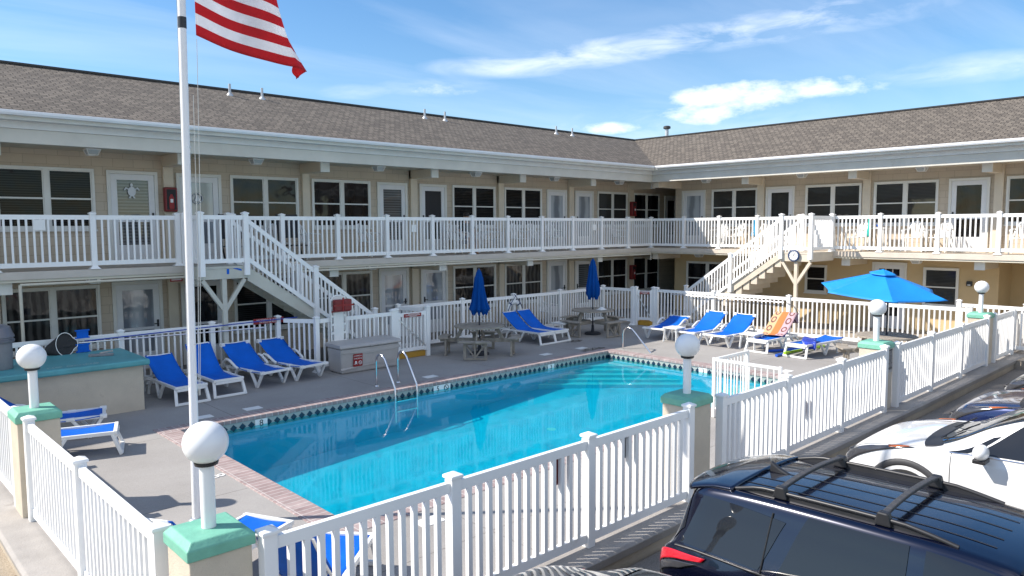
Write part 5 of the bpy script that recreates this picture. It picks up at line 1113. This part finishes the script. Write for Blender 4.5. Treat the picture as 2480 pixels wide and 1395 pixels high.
# person seated on the upper balcony
def person(loc, rz):
    r = E('person', 'person with dark hair and dark shirt sitting on the upper balcony', 'person', loc, rz)
    J = {'pel':(0,0,.50,.13),'sp':(0,-.02,.70,.125),'ch':(0,-.02,.88,.14),'nk':(0,0,1.02,.055),'hd0':(0,.02,1.10,.062),'hd':(0,.03,1.19,.085),'top':(0,.02,1.26,.06)}
    for s, n in ((-1,'l'),(1,'r')):
        J.update({'sh'+n:(s*.17,-.01,.94,.06),'el'+n:(s*.24,.06,.70,.045),'wr'+n:(s*.18,.26,.64,.032),'ha'+n:(s*.16,.33,.63,.03),'hp'+n:(s*.09,.05,.50,.09),'kn'+n:(s*.12,.45,.50,.065),'an'+n:(s*.12,.47,.09,.042),'ft'+n:(s*.13,.60,.04,.035)})
    Ed = [('pel','sp'),('sp','ch'),('ch','nk'),('nk','hd0'),('hd0','hd'),('hd','top')]
    for n in 'lr': Ed += [('ch','sh'+n),('sh'+n,'el'+n),('el'+n,'wr'+n),('wr'+n,'ha'+n),('pel','hp'+n),('hp'+n,'kn'+n),('kn'+n,'an'+n),('an'+n,'ft'+n)]
    ks = list(J)
    def sk(name, vs, rad, ed, m, root=0, par=None):
        me = bpy.data.meshes.new(name); me.from_pydata(vs, ed, []); o = bpy.data.objects.new(name, me); C.objects.link(o)
        md = o.modifiers.new('s', 'SKIN'); 
        for i, rr in enumerate(rad): me.skin_vertices[0].data[i].radius = (rr, rr); me.skin_vertices[0].data[i].use_root = i == root
        o.modifiers.new('ss', 'SUBSURF').levels = 2; o.modifiers['ss'].render_levels = 2; me.materials.append(m); o.parent = par or r; return o
    fing_v = [J[k][:3] for k in ks]; rad = [J[k][3] for k in ks]; ed = [(ks.index(a), ks.index(b_)) for a, b_ in Ed]
    sk('body', fing_v, rad, ed, M['skin'])
    for s in (-1, 1):
        for f in range(4):
            b0 = Vector((s*(.145+.012*f), .345, .635)); L = (.062,.07,.066,.052)[f]
            sk('finger', [b0, b0+Vector((0,L*.5,-.005)), b0+Vector((0,L*.85,-.03))], [.009,.008,.007], [(0,1),(1,2)], M['skin'])
        b0 = Vector((s*.135,.32,.635)); sk('thumb', [b0, b0+Vector((-s*.03,.03,-.005)), b0+Vector((-s*.035,.06,-.015))], [.011,.009,.008], [(0,1),(1,2)], M['skin'])
    sk('shirt', [(0,0,.50),(0,-.02,.70),(0,-.02,.88),(0,-.01,.98),(-.18,-.01,.94),(-.23,.04,.78),(.18,-.01,.94),(.23,.04,.78)], [.145,.14,.155,.075,.07,.058,.07,.058], [(0,1),(1,2),(2,3),(2,4),(4,5),(2,6),(6,7)], M['shirt'])
    sk('shorts', [(0,0,.52),(-.10,.05,.50),(-.12,.36,.505),(.10,.05,.50),(.12,.36,.505)], [.145,.10,.082,.10,.082], [(0,1),(1,2),(0,3),(3,4)], M['navy'])
    mb = MB(); mb.sphere((0,.0,1.225), .108, 20, 12, (.92,1.0,.82)); mb.build('hair', M['hair'], r, smooth=180)
    mb = MB(); mb.sphere((-.034,.107,1.19), .012, 8, 6); mb.sphere((.034,.107,1.19), .012, 8, 6); mb.build('eyes', M['hair'], r, smooth=180)
    mb = MB(); mb.add([(-.014,.105,1.15),(.014,.105,1.15),(0,.14,1.155),(0,.108,1.20)], [(0,1,2),(0,2,3),(2,1,3),(0,3,1)]); mb.build('nose', M['skin'], r)
    mb = MB(); mb.box(-.024,.098,1.118,.024,.112,1.126); mb.build('mouth', M['signred'], r)
    for s in (-1, 1): mb = MB(); mb.sphere((s*.088,.02,1.175), .026, 10, 8, (.4,.8,1.2)); mb.build('ear', M['skin'], r, smooth=180)
p = ony(1132,520,17.25); person((p.x, 17.3, ZB-.07), D2(165)); dup(ch0, (p.x, 17.28, ZB), rz=D2(165), label='balcony chair the person is sitting on')
# things lying on tables
mb = MB(); p = onz(1450,745,.74); mb.grid(lambda u, v: (16.78+(u-.5)*.30, 14.02+(v-.5)*.22, .742+.06*math.sin(PI*u)*math.sin(PI*v)*(1+.4*math.sin(9*u+5*v))), 10, 8); tag(mb.build('crumpled_bag', M['signwhite'], smooth=180, recalc=False, thick=.003), 'crumpled white bag on the picnic table near the corner gate', 'bag')

for (x, y, w_, h_, l) in ((1440,846,.42,.20,'dark wet patch on the deck in front of the far picnic table'),(1392,826,.30,.14,'small dark wet patch by the two shaded loungers')):
    p = onz(x, y, 0); mb = MB(); mb.add([(p.x+w_*math.cos(k*PI/14)*(1+.25*math.sin(3*k)), p.y+h_*math.sin(k*PI/14)*(1+.3*math.cos(2.3*k)), .0005) for k in range(28)], [tuple(range(28))])
    tag(mb.build('wet_patch', M['wet'], recalc=False), l, 'wet patch', 'wet patches on the pool deck')

# ================================================================ CARS
def pchip(xs, ys):
    xs = np.array(xs, float); ys = np.array(ys, float); h = np.diff(xs); d = np.diff(ys)/h; m = np.zeros_like(ys)
    for i in range(1, len(xs)-1):
        if d[i-1]*d[i] > 0: w1 = 2*h[i]+h[i-1]; w2 = h[i]+2*h[i-1]; m[i] = (w1+w2)/(w1/d[i-1]+w2/d[i])
    m[0] = d[0]; m[-1] = d[-1]
    def f(x):
        i = int(np.clip(np.searchsorted(xs, x)-1, 0, len(h)-1)); t = (x-xs[i])/h[i]; t = min(1, max(0, t))
        return float((2*t**3-3*t*t+1)*ys[i]+(t**3-2*t*t+t)*h[i]*m[i]+(-2*t**3+3*t*t)*ys[i+1]+(t**3-t*t)*h[i]*m[i+1])
    return f
class Car:
    """st: rows (y, top height, roof half width, shoulder height, belt half width, low height); front towards +y"""
    def __init__(s, st, crown=.035):
        st = sorted(st); y = [r[0] for r in st]; s.y0, s.y1 = y[0], y[-1]; s.f = [pchip(y, [r[k] for r in st]) for k in range(1, 6)]; s.crown = crown
    def sec(s, y):
        zt, wt, zs, wb, zl = [f(y) for f in s.f]; ze = zt-s.crown
        return [(wb*.86, zl), (wb*.97, zl+.10), (wb, zs-.30), (wb*.995, zs-.12), (wb*.955, zs), (wb*.955+(wt-wb*.955)*.34, zs+(ze-zs)*.36), (wb*.955+(wt-wb*.955)*.70, zs+(ze-zs)*.74), (wt, ze), (wt*.80, zt-s.crown*.35), (wt*.42, zt-s.crown*.08), (0, zt)]
    def S(s, y, k):
        P = s.sec(y); k = min(9.9999, max(0, k)); i = int(k); t = k-i; p = [P[max(0, i-1)], P[i], P[i+1], P[i+2] if i+2 <= 10 else (-P[9][0], P[9][1])]
        c = lambda a, b_, c_, d: .5*((2*b_)+(c_-a)*t+(2*a-5*b_+4*c_-d)*t*t+(3*b_-a-3*c_+d)*t**3)
        return Vector((c(*[q[0] for q in p]), y, c(*[q[1] for q in p])))
    def body(s, ny=72, nk=44):
        mb = MB(); ks = [10*j/nk for j in range(nk+1)]; vs = []
        ys = [s.y0+(s.y1-s.y0)*(.5-.5*math.cos(PI*i/ny))*.5+(s.y1-s.y0)*i/ny*.5 for i in range(ny+1)]
        for y in ys:
            right = [s.S(y, k) for k in ks]; vs += right+[Vector((-p.x, p.y, p.z)) for p in reversed(right[:-1])]
        w = 2*nk+1; fs = []
        for i in range(ny):
            for j in range(w): fs.append((i*w+j, i*w+(j+1) % w, (i+1)*w+(j+1) % w, (i+1)*w+j))
        fs.append(tuple(range(w))); fs.append(tuple(range(ny*w, (ny+1)*w))[::-1]); return mb.add(vs, fs)
    def patch(s, quad, side=1, off=.006, n=(14, 8), mb=None):
        """quad: ((y,k) x4) bilinear patch corners in order, pushed out of the skin by off"""
        mb = mb or MB(); q = [Vector((a, b_)) for a, b_ in quad]
        def P(u, v):
            c = (q[0]*(1-u)+q[1]*u)*(1-v)+(q[3]*(1-u)+q[2]*u)*v; e = 1e-3
            p = s.S(c.x, c.y); a = s.S(c.x+e*5, c.y)-s.S(c.x-e*5, c.y); b_ = s.S(c.x, min(9.999, c.y+e*10))-s.S(c.x, c.y-e*10); nn = a.cross(b_)
            if nn.length < 1e-12: nn = Vector((0,0,1))
            nn.normalize()
            if nn.x*p.x < 0 or (abs(nn.x) < .05 and nn.z < 0): nn = -nn
            p = p+nn*off; return Vector((p.x*side, p.y, p.z))
        return mb.grid(P, *n)
    def wrap(s, y0, y1, k0, off=.006, n=(8, 24), mb=None, bow=0.):
        """patch across the whole width between y0 (outer edge) and y1, from section index k0 on each side"""
        mb = mb or MB()
        def P(u, v):
            x = 2*v-1; k = 10-(10-k0)*abs(x); y = y0+(y1-y0)*u; y += bow*(1-x*x)*(1-u)
            p = s.S(y, k); e = .006; a = s.S(y+e, k)-s.S(y-e, k); nn = Vector((0, -a.z, a.y)); nn.normalize()
            if nn.z < 0: nn = -nn
            p = p+nn*off; return Vector((p.x if x >= 0 else -p.x, p.y, p.z))
        return mb.grid(P, *n)
def wheel_parts(r, hw, ys, rad=.34):
    for y in ys:
        for s in (-1, 1):
            x = s*(hw-.10)
            o = MB().lathe([(rad-.11,-.10),(rad-.02,-.105),(rad,-.07),(rad,.07),(rad-.02,.105),(rad-.11,.10)], 36, (x, y, rad), (1,0,0)); w = o.build('wheel', M['rubber'], r, smooth=40)
            m = MB(); m.lathe([(.03,.0),(.05,.055*1),(rad-.13,.045),(rad-.11,.06)], 30, (x+s*.045, y, rad), (s,0,0)); 
            for k in range(5): a = k*2*PI/5; m.bar((x+s*.10, y, rad), (x+s*.105, y+(rad-.12)*math.sin(a), rad+(rad-.12)*math.cos(a)), .05, .02, (s,0,0))
            m.build('rim', M['alu'], w, world=True, smooth=40)
def cut_arches(o, hw, ys, rad):
    for y in ys:
        for s in (-1, 1):
            mb = MB(); mb.lathe([(rad,-.16),(rad,.30)], 40, (s*(hw-.10), y, .33), (s,0,0)); c = mb.build('cut', M['dark']); md = o.modifiers.new('b', 'BOOLEAN'); md.object = c; md.operation = 'DIFFERENCE'; md.solver = 'EXACT'
            dg = bpy.context.evaluated_depsgraph_get(); dg.update(); me = bpy.data.meshes.new_from_object(o.evaluated_get(dg)); o.modifiers.clear(); old = o.data; o.data = me; bpy.data.meshes.remove(old); cm = c.data; bpy.data.objects.remove(c); bpy.data.meshes.remove(cm)
    for p in o.data.polygons: p.use_smooth = True
    o.data.set_sharp_from_angle(angle=math.radians(38))
def arch_trim(r, car, ys, rad, m, k0=1.2):
    for y in ys:
        for s in (-1, 1):
            mb = MB(); n = 20
            def P(u, v):
                a = PI*(-.04+1.08*u); rr = rad-.006+.075*v; yy = y+rr*math.cos(a); zz = .33+rr*math.sin(a)
                lo, hi = 0., 4.2
                for _ in range(30):
                    md = (lo+hi)/2
                    if car.S(yy, md).z < zz: lo = md
                    else: hi = md
                p = car.S(yy, lo); return ((p.x+.010*(1-(2*v-1)**4)-.002)*s, yy, max(zz, .2))
            mb.grid(P, 24, 4); mb.build('arch_trim', m, r, smooth=60, recalc=False, thick=.006)

def suv(loc, rz, label, group):
    hw = .83
    car = Car([(-2.10,.86,.52,.80,.62,.34),(-2.06,.98,.56,.92,.73,.28),(-1.98,1.10,.58,.98,.79,.24),(-1.84,1.475,.575,1.0,.815,.22),(-1.70,1.535,.585,1.0,.825,.20),(-1.0,1.575,.60,.99,.83,.20),(-.2,1.585,.605,.975,.83,.20),(.35,1.55,.59,.965,.83,.20),(1.0,1.12,.66,.955,.83,.20),(1.15,1.05,.68,.945,.82,.20),(1.8,.95,.60,.84,.72,.24),(2.05,.80,.50,.70,.62,.30),(2.12,.62,.42,.55,.55,.34)], .045)
    r = E('parked_car', label, 'car', loc, rz, group); P = 'car_navy'
    b = car.body().build('body', M[P], r, smooth=50); wy = (-1.27, 1.32); cut_arches(b, hw, wy, .385); arch_trim(r, car, wy, .385, M['trim'])
    # roof grooves as flat black strips, dark line reflections painted in
    for x in (-.36,-.20,.0,.20,.36):
        gr = MB()
        for i in range(24):
            y0 = -1.55+i*.075; 
            def zz(y, x=x):
                lo, hi = 7., 10.
                for _ in range(24):
                    m_ = (lo+hi)/2
                    if car.S(y, m_).x > abs(x): lo = m_
                    else: hi = m_
                return car.S(y, lo).z
            gr.add([(x-.008,y0,zz(y0)+.003),(x+.008,y0,zz(y0)+.003),(x+.008,y0+.075,zz(y0+.075)+.003),(x-.008,y0+.075,zz(y0+.075)+.003)], [(0,1,2,3)])
        gr.build('roof_groove', M['black'], r, recalc=False)
    for s in (-1, 1):
        car.patch(((-1.86,4.35),(-1.17,4.35),(-1.02,6.2),(-1.73,6.55)), s).build('quarter_window', M['carglass'], r, smooth=60, recalc=False)
        car.patch(((-1.03,4.35),(-.18,4.35),(-.18,6.75),(-.86,6.72)), s).build('rear_window', M['carglass'], r, smooth=60, recalc=False)
        car.patch(((-.08,4.35),(.98,4.35),(.36,6.7),(-.08,6.75)), s).build('front_window', M['carglass'], r, smooth=60, recalc=False)
        # window surround strips
        mb = MB()
        for a, b_, k in ((-1.9,1.0,4.22),): 
            mb.tube([car.S(a+(b_-a)*i/24, k)+Vector((.010,0,0)) for i in range(25)], .010, 6)
        mb.tube([car.S(-1.15+.001*i, 4.2+.1*i)+Vector((.008,0,0)) for i in range(24)], .006, 5)
        mb.xf(lambda x, y, z: (x*s, y, z)); mb.build('window_trim', M['black'], r, smooth=60)
        # roof rail with raised ends
        pts = [(s*.535, -1.50+i*1.58/20, 0) for i in range(21)]; mb = MB(); vs = []
        rp = []
        for i, (x, y, _) in enumerate(pts): e = min(1, min(i, (20-i)*.6)/2.5); rp.append((x, y, car.S(y, 7.35).z+.008+.045*e))
        mb.tube(rp, .016, 8)
        for i in range(20): p0, p1 = Vector(rp[i]), Vector(rp[i+1]); mb.prism([p0+Vector((0,0,-.002)), p1+Vector((0,0,-.002)), Vector((p1.x,p1.y,car.S(p1.y,7.35).z-.01)), Vector((p0.x,p0.y,car.S(p0.y,7.35).z-.01))], (s*-.012,0,0))
        mb.build('roof_rail', M['black'], r, smooth=50)
        t = MB(); car.patch(((-2.078,3.02),(-1.63,3.72),(-1.60,3.98),(-2.045,3.80)), s, .014, mb=t); t.build('tail_light', M['tail'], r, smooth=60, recalc=False, thick=.012)
        t = MB(); car.patch(((-2.088,2.45),(-1.82,2.9),(-1.66,3.48),(-2.08,2.95)), s, .010, mb=t); t.build('reverse_light', M['lens'], r, smooth=60, recalc=False, thick=.01)
        hl = MB(); car.patch(((1.72,3.3),(2.06,3.1),(2.02,3.8),(1.62,4.0)), s, .010, mb=hl); hl.build('headlight', M['lens'], r, smooth=60, recalc=False, thick=.01)
        m = MB(); m.sphere((s*(hw+.11), .80, 1.02), .12, 16, 10, (.9,.55,.62)); m.bar((s*(hw-.06),.82,.97), (s*(hw+.05),.80,1.0), .06, .05); m.build('mirror', M[P], r, smooth=60)
        m = MB()
        for y in (-.13, -1.08, .98): m.tube([car.S(y+(.0 if y != -1.08 else .0), .8+3.4*i/14)+Vector((.003,0,0)) for i in range(15)], .004, 5)
        for y in (-.28, -1.0): p = car.S(y, 3.2); m.box(p.x+.004, p.y-.09, p.z-.012, p.x+.03, p.y+.09, p.z+.016)
        m.xf(lambda x, y, z: (x*s, y, z)); m.build('door_seam', M['black'], r)
    # crossbars
    for y in (-1.12, -.38):
        z = car.S(y, 7.35).z+.085; mb = MB(); q = [(-.535+1.07*i/12, y, z+.03*(1-((i-6)/6)**2)) for i in range(13)]
        for i in range(12): mb.bar(q[i], (q[i+1][0]+.002*(1 if i < 11 else 0), y, q[i+1][2]), .046, .028, (0,0,1))
        mb.build('crossbar', M['trim'], r, bevel=.008)
        for s in (-1, 1): mb = MB(); mb.prism([(s*.50,y-.06,z-.075),(s*.50,y+.06,z-.075),(s*.50,y+.035,z+.02),(s*.50,y-.035,z+.02)], (s*.065,0,0)); mb.build('crossbar_foot', M['black'], r, bevel=.012)
    # spoiler, antenna, rear glass, wiper
    mb = MB()
    def SP(u, v):
        x = 2*v-1; y = -1.50-.44*u-.03*(1-x*x)*u+.05*abs(x)**3*u; k = 10-2.85*abs(x); p = car.S(max(-1.70, y), k); zr = p.z+.010; e = max(0, u-.45)/.55
        return (p.x*(1.01 if x >= 0 else -1.01), y, zr-.045*e-.02*e*e)
    mb.grid(SP, 14, 28); mb.build('spoiler', M[P], r, smooth=60, recalc=False, thick=.022)
    mb = MB(); z = car.S(-1.42, 9.9).z-.004
    mb.prism([(-.022,-1.28,z),(-.022,-1.40,z+.045),(-.022,-1.475,z+.09),(-.022,-1.485,z)], (.044,0,0)); mb.build('antenna_fin', M['black'], r, bevel=.012)
    car.wrap(-1.995, -1.85, 5.0, .008).build('rear_glass', M['carglass'], r, smooth=60, recalc=False)
    car.wrap(.95, .42, 7.3, .006).build('windscreen', M['carglass'], r, smooth=60, recalc=False)
    mb = MB(); mb.box(-.60,-2.16,.36,.60,-2.05,.62); mb.build('rear_bumper', M['trim'], r, bevel=.05)
    mb = MB(); mb.box(-.45,2.08,.34,.45,2.15,.62); mb.build('grille', M['trim'], r, bevel=.03)
    mb = MB(); mb.box(-.16,-2.10,.70,.16,-2.085,.80); mb.build('licence_plate', M['signwhite'], r, bevel=.004)
    wheel_parts(r, hw, wy, .345); return r

def sedan(loc, rz, label, group, paint, hw=.90, hoodz=.86, roofz=1.44, front=True, nose=1.0):
    car = Car([(-2.25,.72,.55,.62,.62,.36),(-2.18,.88,.62,.80,.76,.28),(-2.0,1.0,.66,.90,.85,.24),(-1.55,1.12,.68,.95,hw,.22),(-.95,roofz-.05,.60,.96,hw,.20),(-.3,roofz,.61,.96,hw,.20),(.25,roofz-.03,.60,.95,hw,.20),(.62,roofz-.16,.62,.945,hw,.20),(1.05,hoodz+.175,.70,.93,hw,.20),(1.20,hoodz+.12,.74,.92,hw,.20),(1.65,hoodz+.055,.73,.86,hw*.985,.22),(1.95,hoodz-.01,.68,.78,hw*.95,.24),(2.13,hoodz-.13,.60,.66,hw*.87,.26),(2.22,hoodz-.30,.50,.52,hw*.74,.28)], .04)
    r = E('parked_car', label, 'car', loc, rz, group)
    b = car.body(84, 44).build('body', M[paint], r, smooth=50); wy = (-1.36, 1.42); cut_arches(b, hw, wy, .375); arch_trim(r, car, wy, .375, M['trim'])
    car.wrap(1.10, .34, 7.25, .006, (10, 28), bow=.10).build('windscreen', M['carglass'], r, smooth=60, recalc=False)
    car.wrap(1.27, 1.105, 6.9, .004, (5, 28), bow=.10).build('cowl', M['black'], r, smooth=60, recalc=False)
    car.wrap(-1.62, -1.02, 7.3, .006).build('rear_glass', M['carglass'], r, smooth=60, recalc=False)
    for s in (-1, 1):
        car.patch(((-.28,4.3),(.80,4.3),(.34,6.75),(-.28,6.75)), s).build('front_window', M['carglass'], r, smooth=60, recalc=False)
        car.patch(((.83,4.3),(1.02,4.25),(.62,5.9),(.55,5.9)), s).build('quarter_light', M['carglass'], r, smooth=60, recalc=False)
        car.patch(((-1.25,4.3),(-.36,4.3),(-.36,6.75),(-.95,6.7)), s).build('rear_window', M['carglass'], r, smooth=60, recalc=False)
        hl = MB(); car.patch(((1.35,4.12),(2.19,2.95),(2.14,4.85),(1.5,4.75)), s, .008, mb=hl, n=(16, 6)); h = hl.build('headlight', M['lens'], r, smooth=60, recalc=False, thick=.008)
        am = MB(); car.patch(((1.40,4.2),(1.62,3.95),(1.64,4.35),(1.45,4.55)), s, .019, mb=am); am.build('indicator', M['amber'], h, recalc=False)
        m = MB(); m.sphere((s*(hw+.12), .66, 1.05), .135, 20, 12, (.95,.55,.62)); m.build('mirror', M[paint], r, smooth=60)
        m = MB(); m.bar((s*(hw-.05),.70,.96), (s*(hw+.08),.66,.985), .06, .045); m.box(s*(hw+.02),.72,.94,s*(hw+.2),.60,.985); m.build('mirror_foot', M['black'], r, bevel=.008)
        m = MB()
        for y in (.98, -.32, -1.2): m.tube([car.S(y-(.02*i if y < -1 else 0)*.3, .6+3.6*i/16)+Vector((.002,0,0)) for i in range(17)], .0035, 5)
        for y in (-.18, -1.05): p = car.S(y, 3.1); m.box(p.x+.003, p.y-.1, p.z-.012, p.x+.03, p.y+.1, p.z+.014)
        m.xf(lambda x, y, z: (x*s, y, z)); m.build('door_seam', M['black'], r)
        m = MB(); m.tube([car.S(1.0-2.3*i/24, 4.18)+Vector((.006,0,0)) for i in range(25)], .009, 6); m.xf(lambda x, y, z: (x*s, y, z)); m.build('window_trim', M['chrome'], r, smooth=60)
        t = MB(); car.patch(((-2.2,2.9),(-1.85,3.4),(-1.8,3.9),(-2.17,3.7)), s, .010, mb=t); t.build('tail_light', M['tail'], r, recalc=False, thick=.01)
        m = MB(); m.tube([car.S(1.16+.92*i/20, 7.2-.9*i/20)+Vector((0,0,.001)) for i in range(21)], .004, 5); m.xf(lambda x, y, z: (x*s, y, z)); m.build('bonnet_seam', M['black'], r)
    m = MB(); m.bar((-.55,1.17,hoodz+.155), (.05,1.12,hoodz+.19), .014, .010); m.bar((.0,1.19,hoodz+.165), (.6,1.12,hoodz+.18), .014, .010); m.build('wiper', M['black'], r)
    m = MB(); m.box(-.52,2.16,.42,.52,2.235,.66); m.build('grille', M['black'], r, bevel=.03)
    wheel_parts(r, hw, wy, .335); return r
GCAR = 'cars parked nose to the pool kerb'
LZ = -.42
suv((5.74, 1.46, LZ), PI, 'midnight blue car with black roof bars, nearest the viewer', GCAR)
wc = sedan((9.78, 1.50, -.24), 0, 'white car with its nose to the kerb, behind the dark roof bars', GCAR, 'car_white')
sedan((12.85, 1.25, -.28), 0, 'deep blue car just beyond the white car', GCAR, 'car_blue')
sedan((15.65, 1.20, -.28), 0, 'black car beyond the deep blue car', GCAR, 'car_black')
sedan((18.4, 1.2, -.28), 0, 'graphite car farthest along the kerb at the right edge', GCAR, 'car_grey')
nc = sedan((3.44, 1.95, -.345), PI, 'dark car at the bottom edge, mostly outside the picture', GCAR, 'car_black'); nc.scale = (1, 1, .88)

# ================================================================ LIGHT, SKY, CAMERA
sd = Vector((-.87, .72, 1.0)).normalized()
sun = bpy.data.lights.new('sun', 'SUN'); sun.energy = 4.1; sun.angle = math.radians(.53); sun.color = (1.0, .93, .84)
so = bpy.data.objects.new('sun', sun); C.objects.link(so); so.rotation_euler = sd.to_track_quat('Z', 'Y').to_euler()
wd = bpy.data.worlds.new('World'); bpy.context.scene.world = wd; wd.use_nodes = True; t = wd.node_tree; L = t.links.new
bg = t.nodes['Background']; bg.inputs['Strength'].default_value = .115
sk = N(t, 'ShaderNodeTexSky', sky_type='NISHITA', sun_disc=False, sun_elevation=math.asin(sd.z), sun_rotation=math.atan2(sd.x, sd.y) % (2*PI), altitude=0., air_density=1.0, dust_density=.25, ozone_density=2.6)
tc = N(t, 'ShaderNodeTexCoord')
# cirrus streaks and low cumulus as functions of sky direction
def vdir(az, el): a = math.radians(az); e = math.radians(el); return Vector((math.sin(a)*math.cos(e), math.cos(a)*math.cos(e), math.sin(e)))
sp = N(t, 'ShaderNodeSeparateXYZ'); L(tc.outputs['Generated'], sp.inputs[0])
def mt(op, a, b_=None, c_=None):
    n = N(t, 'ShaderNodeMath', operation=op)
    for i, v in enumerate((a, b_, c_)):
        if v is None: continue
        if isinstance(v, (int, float)): n.inputs[i].default_value = v
        else: L(v, n.inputs[i])
    return n.outputs[0]
zc = mt('MAXIMUM', sp.outputs[2], .03); px_ = mt('DIVIDE', sp.outputs[0], zc); py_ = mt('DIVIDE', sp.outputs[1], zc)
cb = N(t, 'ShaderNodeCombineXYZ'); L(px_, cb.inputs[0]); L(py_, cb.inputs[1])
mp = N(t, 'ShaderNodeMapping'); mp.inputs['Rotation'].default_value = (0, 0, math.radians(28)); mp.inputs['Scale'].default_value = (.16, .62, 1); L(cb.outputs[0], mp.inputs[0])
nz1 = N(t, 'ShaderNodeTexNoise', i_Scale=1.0, i_Detail=7., i_Roughness=.55, i_Distortion=.6); L(mp.outputs[0], nz1.inputs['Vector'])
cir = ramp(t, nz1.outputs[0], [(.46, (0,0,0)), (.82, (1,1,1))])
def blob(az, el, wa, we, amp):
    """soft direction mask with angular half widths in degrees"""
    d = vdir(az, el); ra_ = Vector((math.cos(math.radians(az)), -math.sin(math.radians(az)), 0)); ue_ = ra_.cross(d)
    def dot(v):
        n = N(t, 'ShaderNodeVectorMath', operation='DOT_PRODUCT'); L(tc.outputs['Generated'], n.inputs[0]); n.inputs[1].default_value = v; return n.outputs['Value']
    a = mt('DIVIDE', dot(ra_), math.radians(wa)); e = mt('DIVIDE', dot(ue_), math.radians(we)); q = mt('ADD', mt('MULTIPLY', a, a), mt('MULTIPLY', e, e))
    return mt('MULTIPLY', mt('MAXIMUM', mt('SUBTRACT', 1., q), 0.), amp)
def pix(x, y):
    d = _ray(x, y).normalized(); return math.degrees(math.atan2(d.x, d.y)), math.degrees(math.asin(d.z))
nz2 = N(t, 'ShaderNodeTexNoise', i_Scale=15., i_Detail=11., i_Roughness=.62); 
mp2 = N(t, 'ShaderNodeMapping'); mp2.inputs['Scale'].default_value = (1, 1, 2.4); L(tc.outputs['Generated'], mp2.inputs[0]); L(mp2.outputs[0], nz2.inputs['Vector'])
cum = None
for (x, y, wx, wy_, amp) in ((1780,235,190,45,1.0),(1700,275,150,35,.8),(2000,210,170,32,.65),(1480,312,110,20,.75),(2380,165,260,28,.45),(1050,215,190,30,.35),(1300,150,330,40,.30),(1750,95,420,45,.30),(830,225,120,22,.3),(100,60,420,60,.22)):
    az, el = pix(x, y); bl = blob(az, el, wx*.031, wy_*.031, amp); cum = bl if cum is None else mt('MAXIMUM', cum, bl)
cden = mt('MULTIPLY', mt('SUBTRACT', mt('ADD', cum, mt('MULTIPLY', nz2.outputs[0], 2.4)), 1.58), 1.15); cden = mt('MINIMUM', mt('MAXIMUM', cden, 0.), .76)
cden = mt('MULTIPLY', cden, mt('MINIMUM', mt('MULTIPLY', cum, 2.), 1.))
stk = None
for (x, y, wx, wy_, amp) in ((1180,165,170,16,.5),(1300,155,200,20,.62),(1460,128,200,22,.62),(1620,100,210,24,.6),(1790,75,210,26,.55),(1960,48,210,28,.5),(2100,20,200,26,.45),(2350,165,220,20,.55),(1060,212,160,15,.45),(850,222,90,12,.4),(1700,290,330,40,.35),(1450,310,190,22,.4)):
    az, el = pix(x, y); bl = blob(az, el, wx*.034, wy_*.055, amp*.72); stk = bl if stk is None else mt('ADD', stk, bl)
nz4 = N(t, 'ShaderNodeTexNoise', i_Scale=9., i_Detail=9., i_Roughness=.6, i_Distortion=.4)
mp4 = N(t, 'ShaderNodeMapping'); mp4.inputs['Scale'].default_value = (1, 1, 4.); L(tc.outputs['Generated'], mp4.inputs[0]); L(mp4.outputs[0], nz4.inputs['Vector'])
stk = mt('MINIMUM', mt('MULTIPLY', stk, mt('MINIMUM', mt('MAXIMUM', mt('MULTIPLY', mt('SUBTRACT', nz4.outputs[0], .36), 2.6), 0.), 1.)), .6)
hz2 = mt('MINIMUM', mt('MAXIMUM', mt('MULTIPLY', sp.outputs[2], 4.), 0.), 1.)
# unseen broken cloud added behind the viewer to fill the shade
bd = N(t, 'ShaderNodeVectorMath', operation='DOT_PRODUCT'); L(tc.outputs['Generated'], bd.inputs[0]); bd.inputs[1].default_value = (-.30, -.86, .42)
nz3 = N(t, 'ShaderNodeTexNoise', i_Scale=3.2, i_Detail=8., i_Roughness=.55); L(tc.outputs['Generated'], nz3.inputs['Vector'])
bk = mt('MULTIPLY', mt('MINIMUM', mt('MAXIMUM', mt('MULTIPLY', mt('SUBTRACT', sp.outputs[2], .10), 8.), 0.), 1.), mt('MULTIPLY', mt('MINIMUM', mt('MAXIMUM', mt('MULTIPLY', mt('SUBTRACT', bd.outputs['Value'], .30), 3.), 0.), 1.), mt('MINIMUM', mt('MAXIMUM', mt('MULTIPLY', mt('SUBTRACT', nz3.outputs[0], .42), 5.), 0.), .62)))
tot = mt('MAXIMUM', mt('MAXIMUM', mt('MULTIPLY', mt('MULTIPLY', cir.outputs[0], .30), hz2), mt('MAXIMUM', cden, stk)), bk)
hsv = N(t, 'ShaderNodeHueSaturation', i_Saturation=1.22, i_Value=.87); L(sk.outputs[0], hsv.inputs['Color'])
mx = N(t, 'ShaderNodeMix', data_type='RGBA'); L(tot, mx.inputs[0]); L(hsv.outputs[0], mx.inputs[6]); mx.inputs[7].default_value = (7.2,7.4,7.8,1); L(mx.outputs[2], bg.inputs['Color'])

cam = bpy.data.cameras.new('camera'); co = bpy.data.objects.new('camera', cam); C.objects.link(co)
cam.sensor_width = 36; cam.lens = F/2480*36; cam.clip_end = 3000; cam.clip_start = .05
Mx = Matrix((RT, UP, -FW)).transposed().to_4x4(); Mx.translation = CAM; co.matrix_world = Mx
sc = bpy.context.scene; sc.camera = co
sc.view_settings.view_transform = 'Standard'; sc.view_settings.look = 'None'; sc.view_settings.exposure = .86; sc.view_settings.gamma = 1
sc.cycles.use_denoising = True; sc.cycles.max_bounces = 8; sc.cycles.transparent_max_bounces = 12
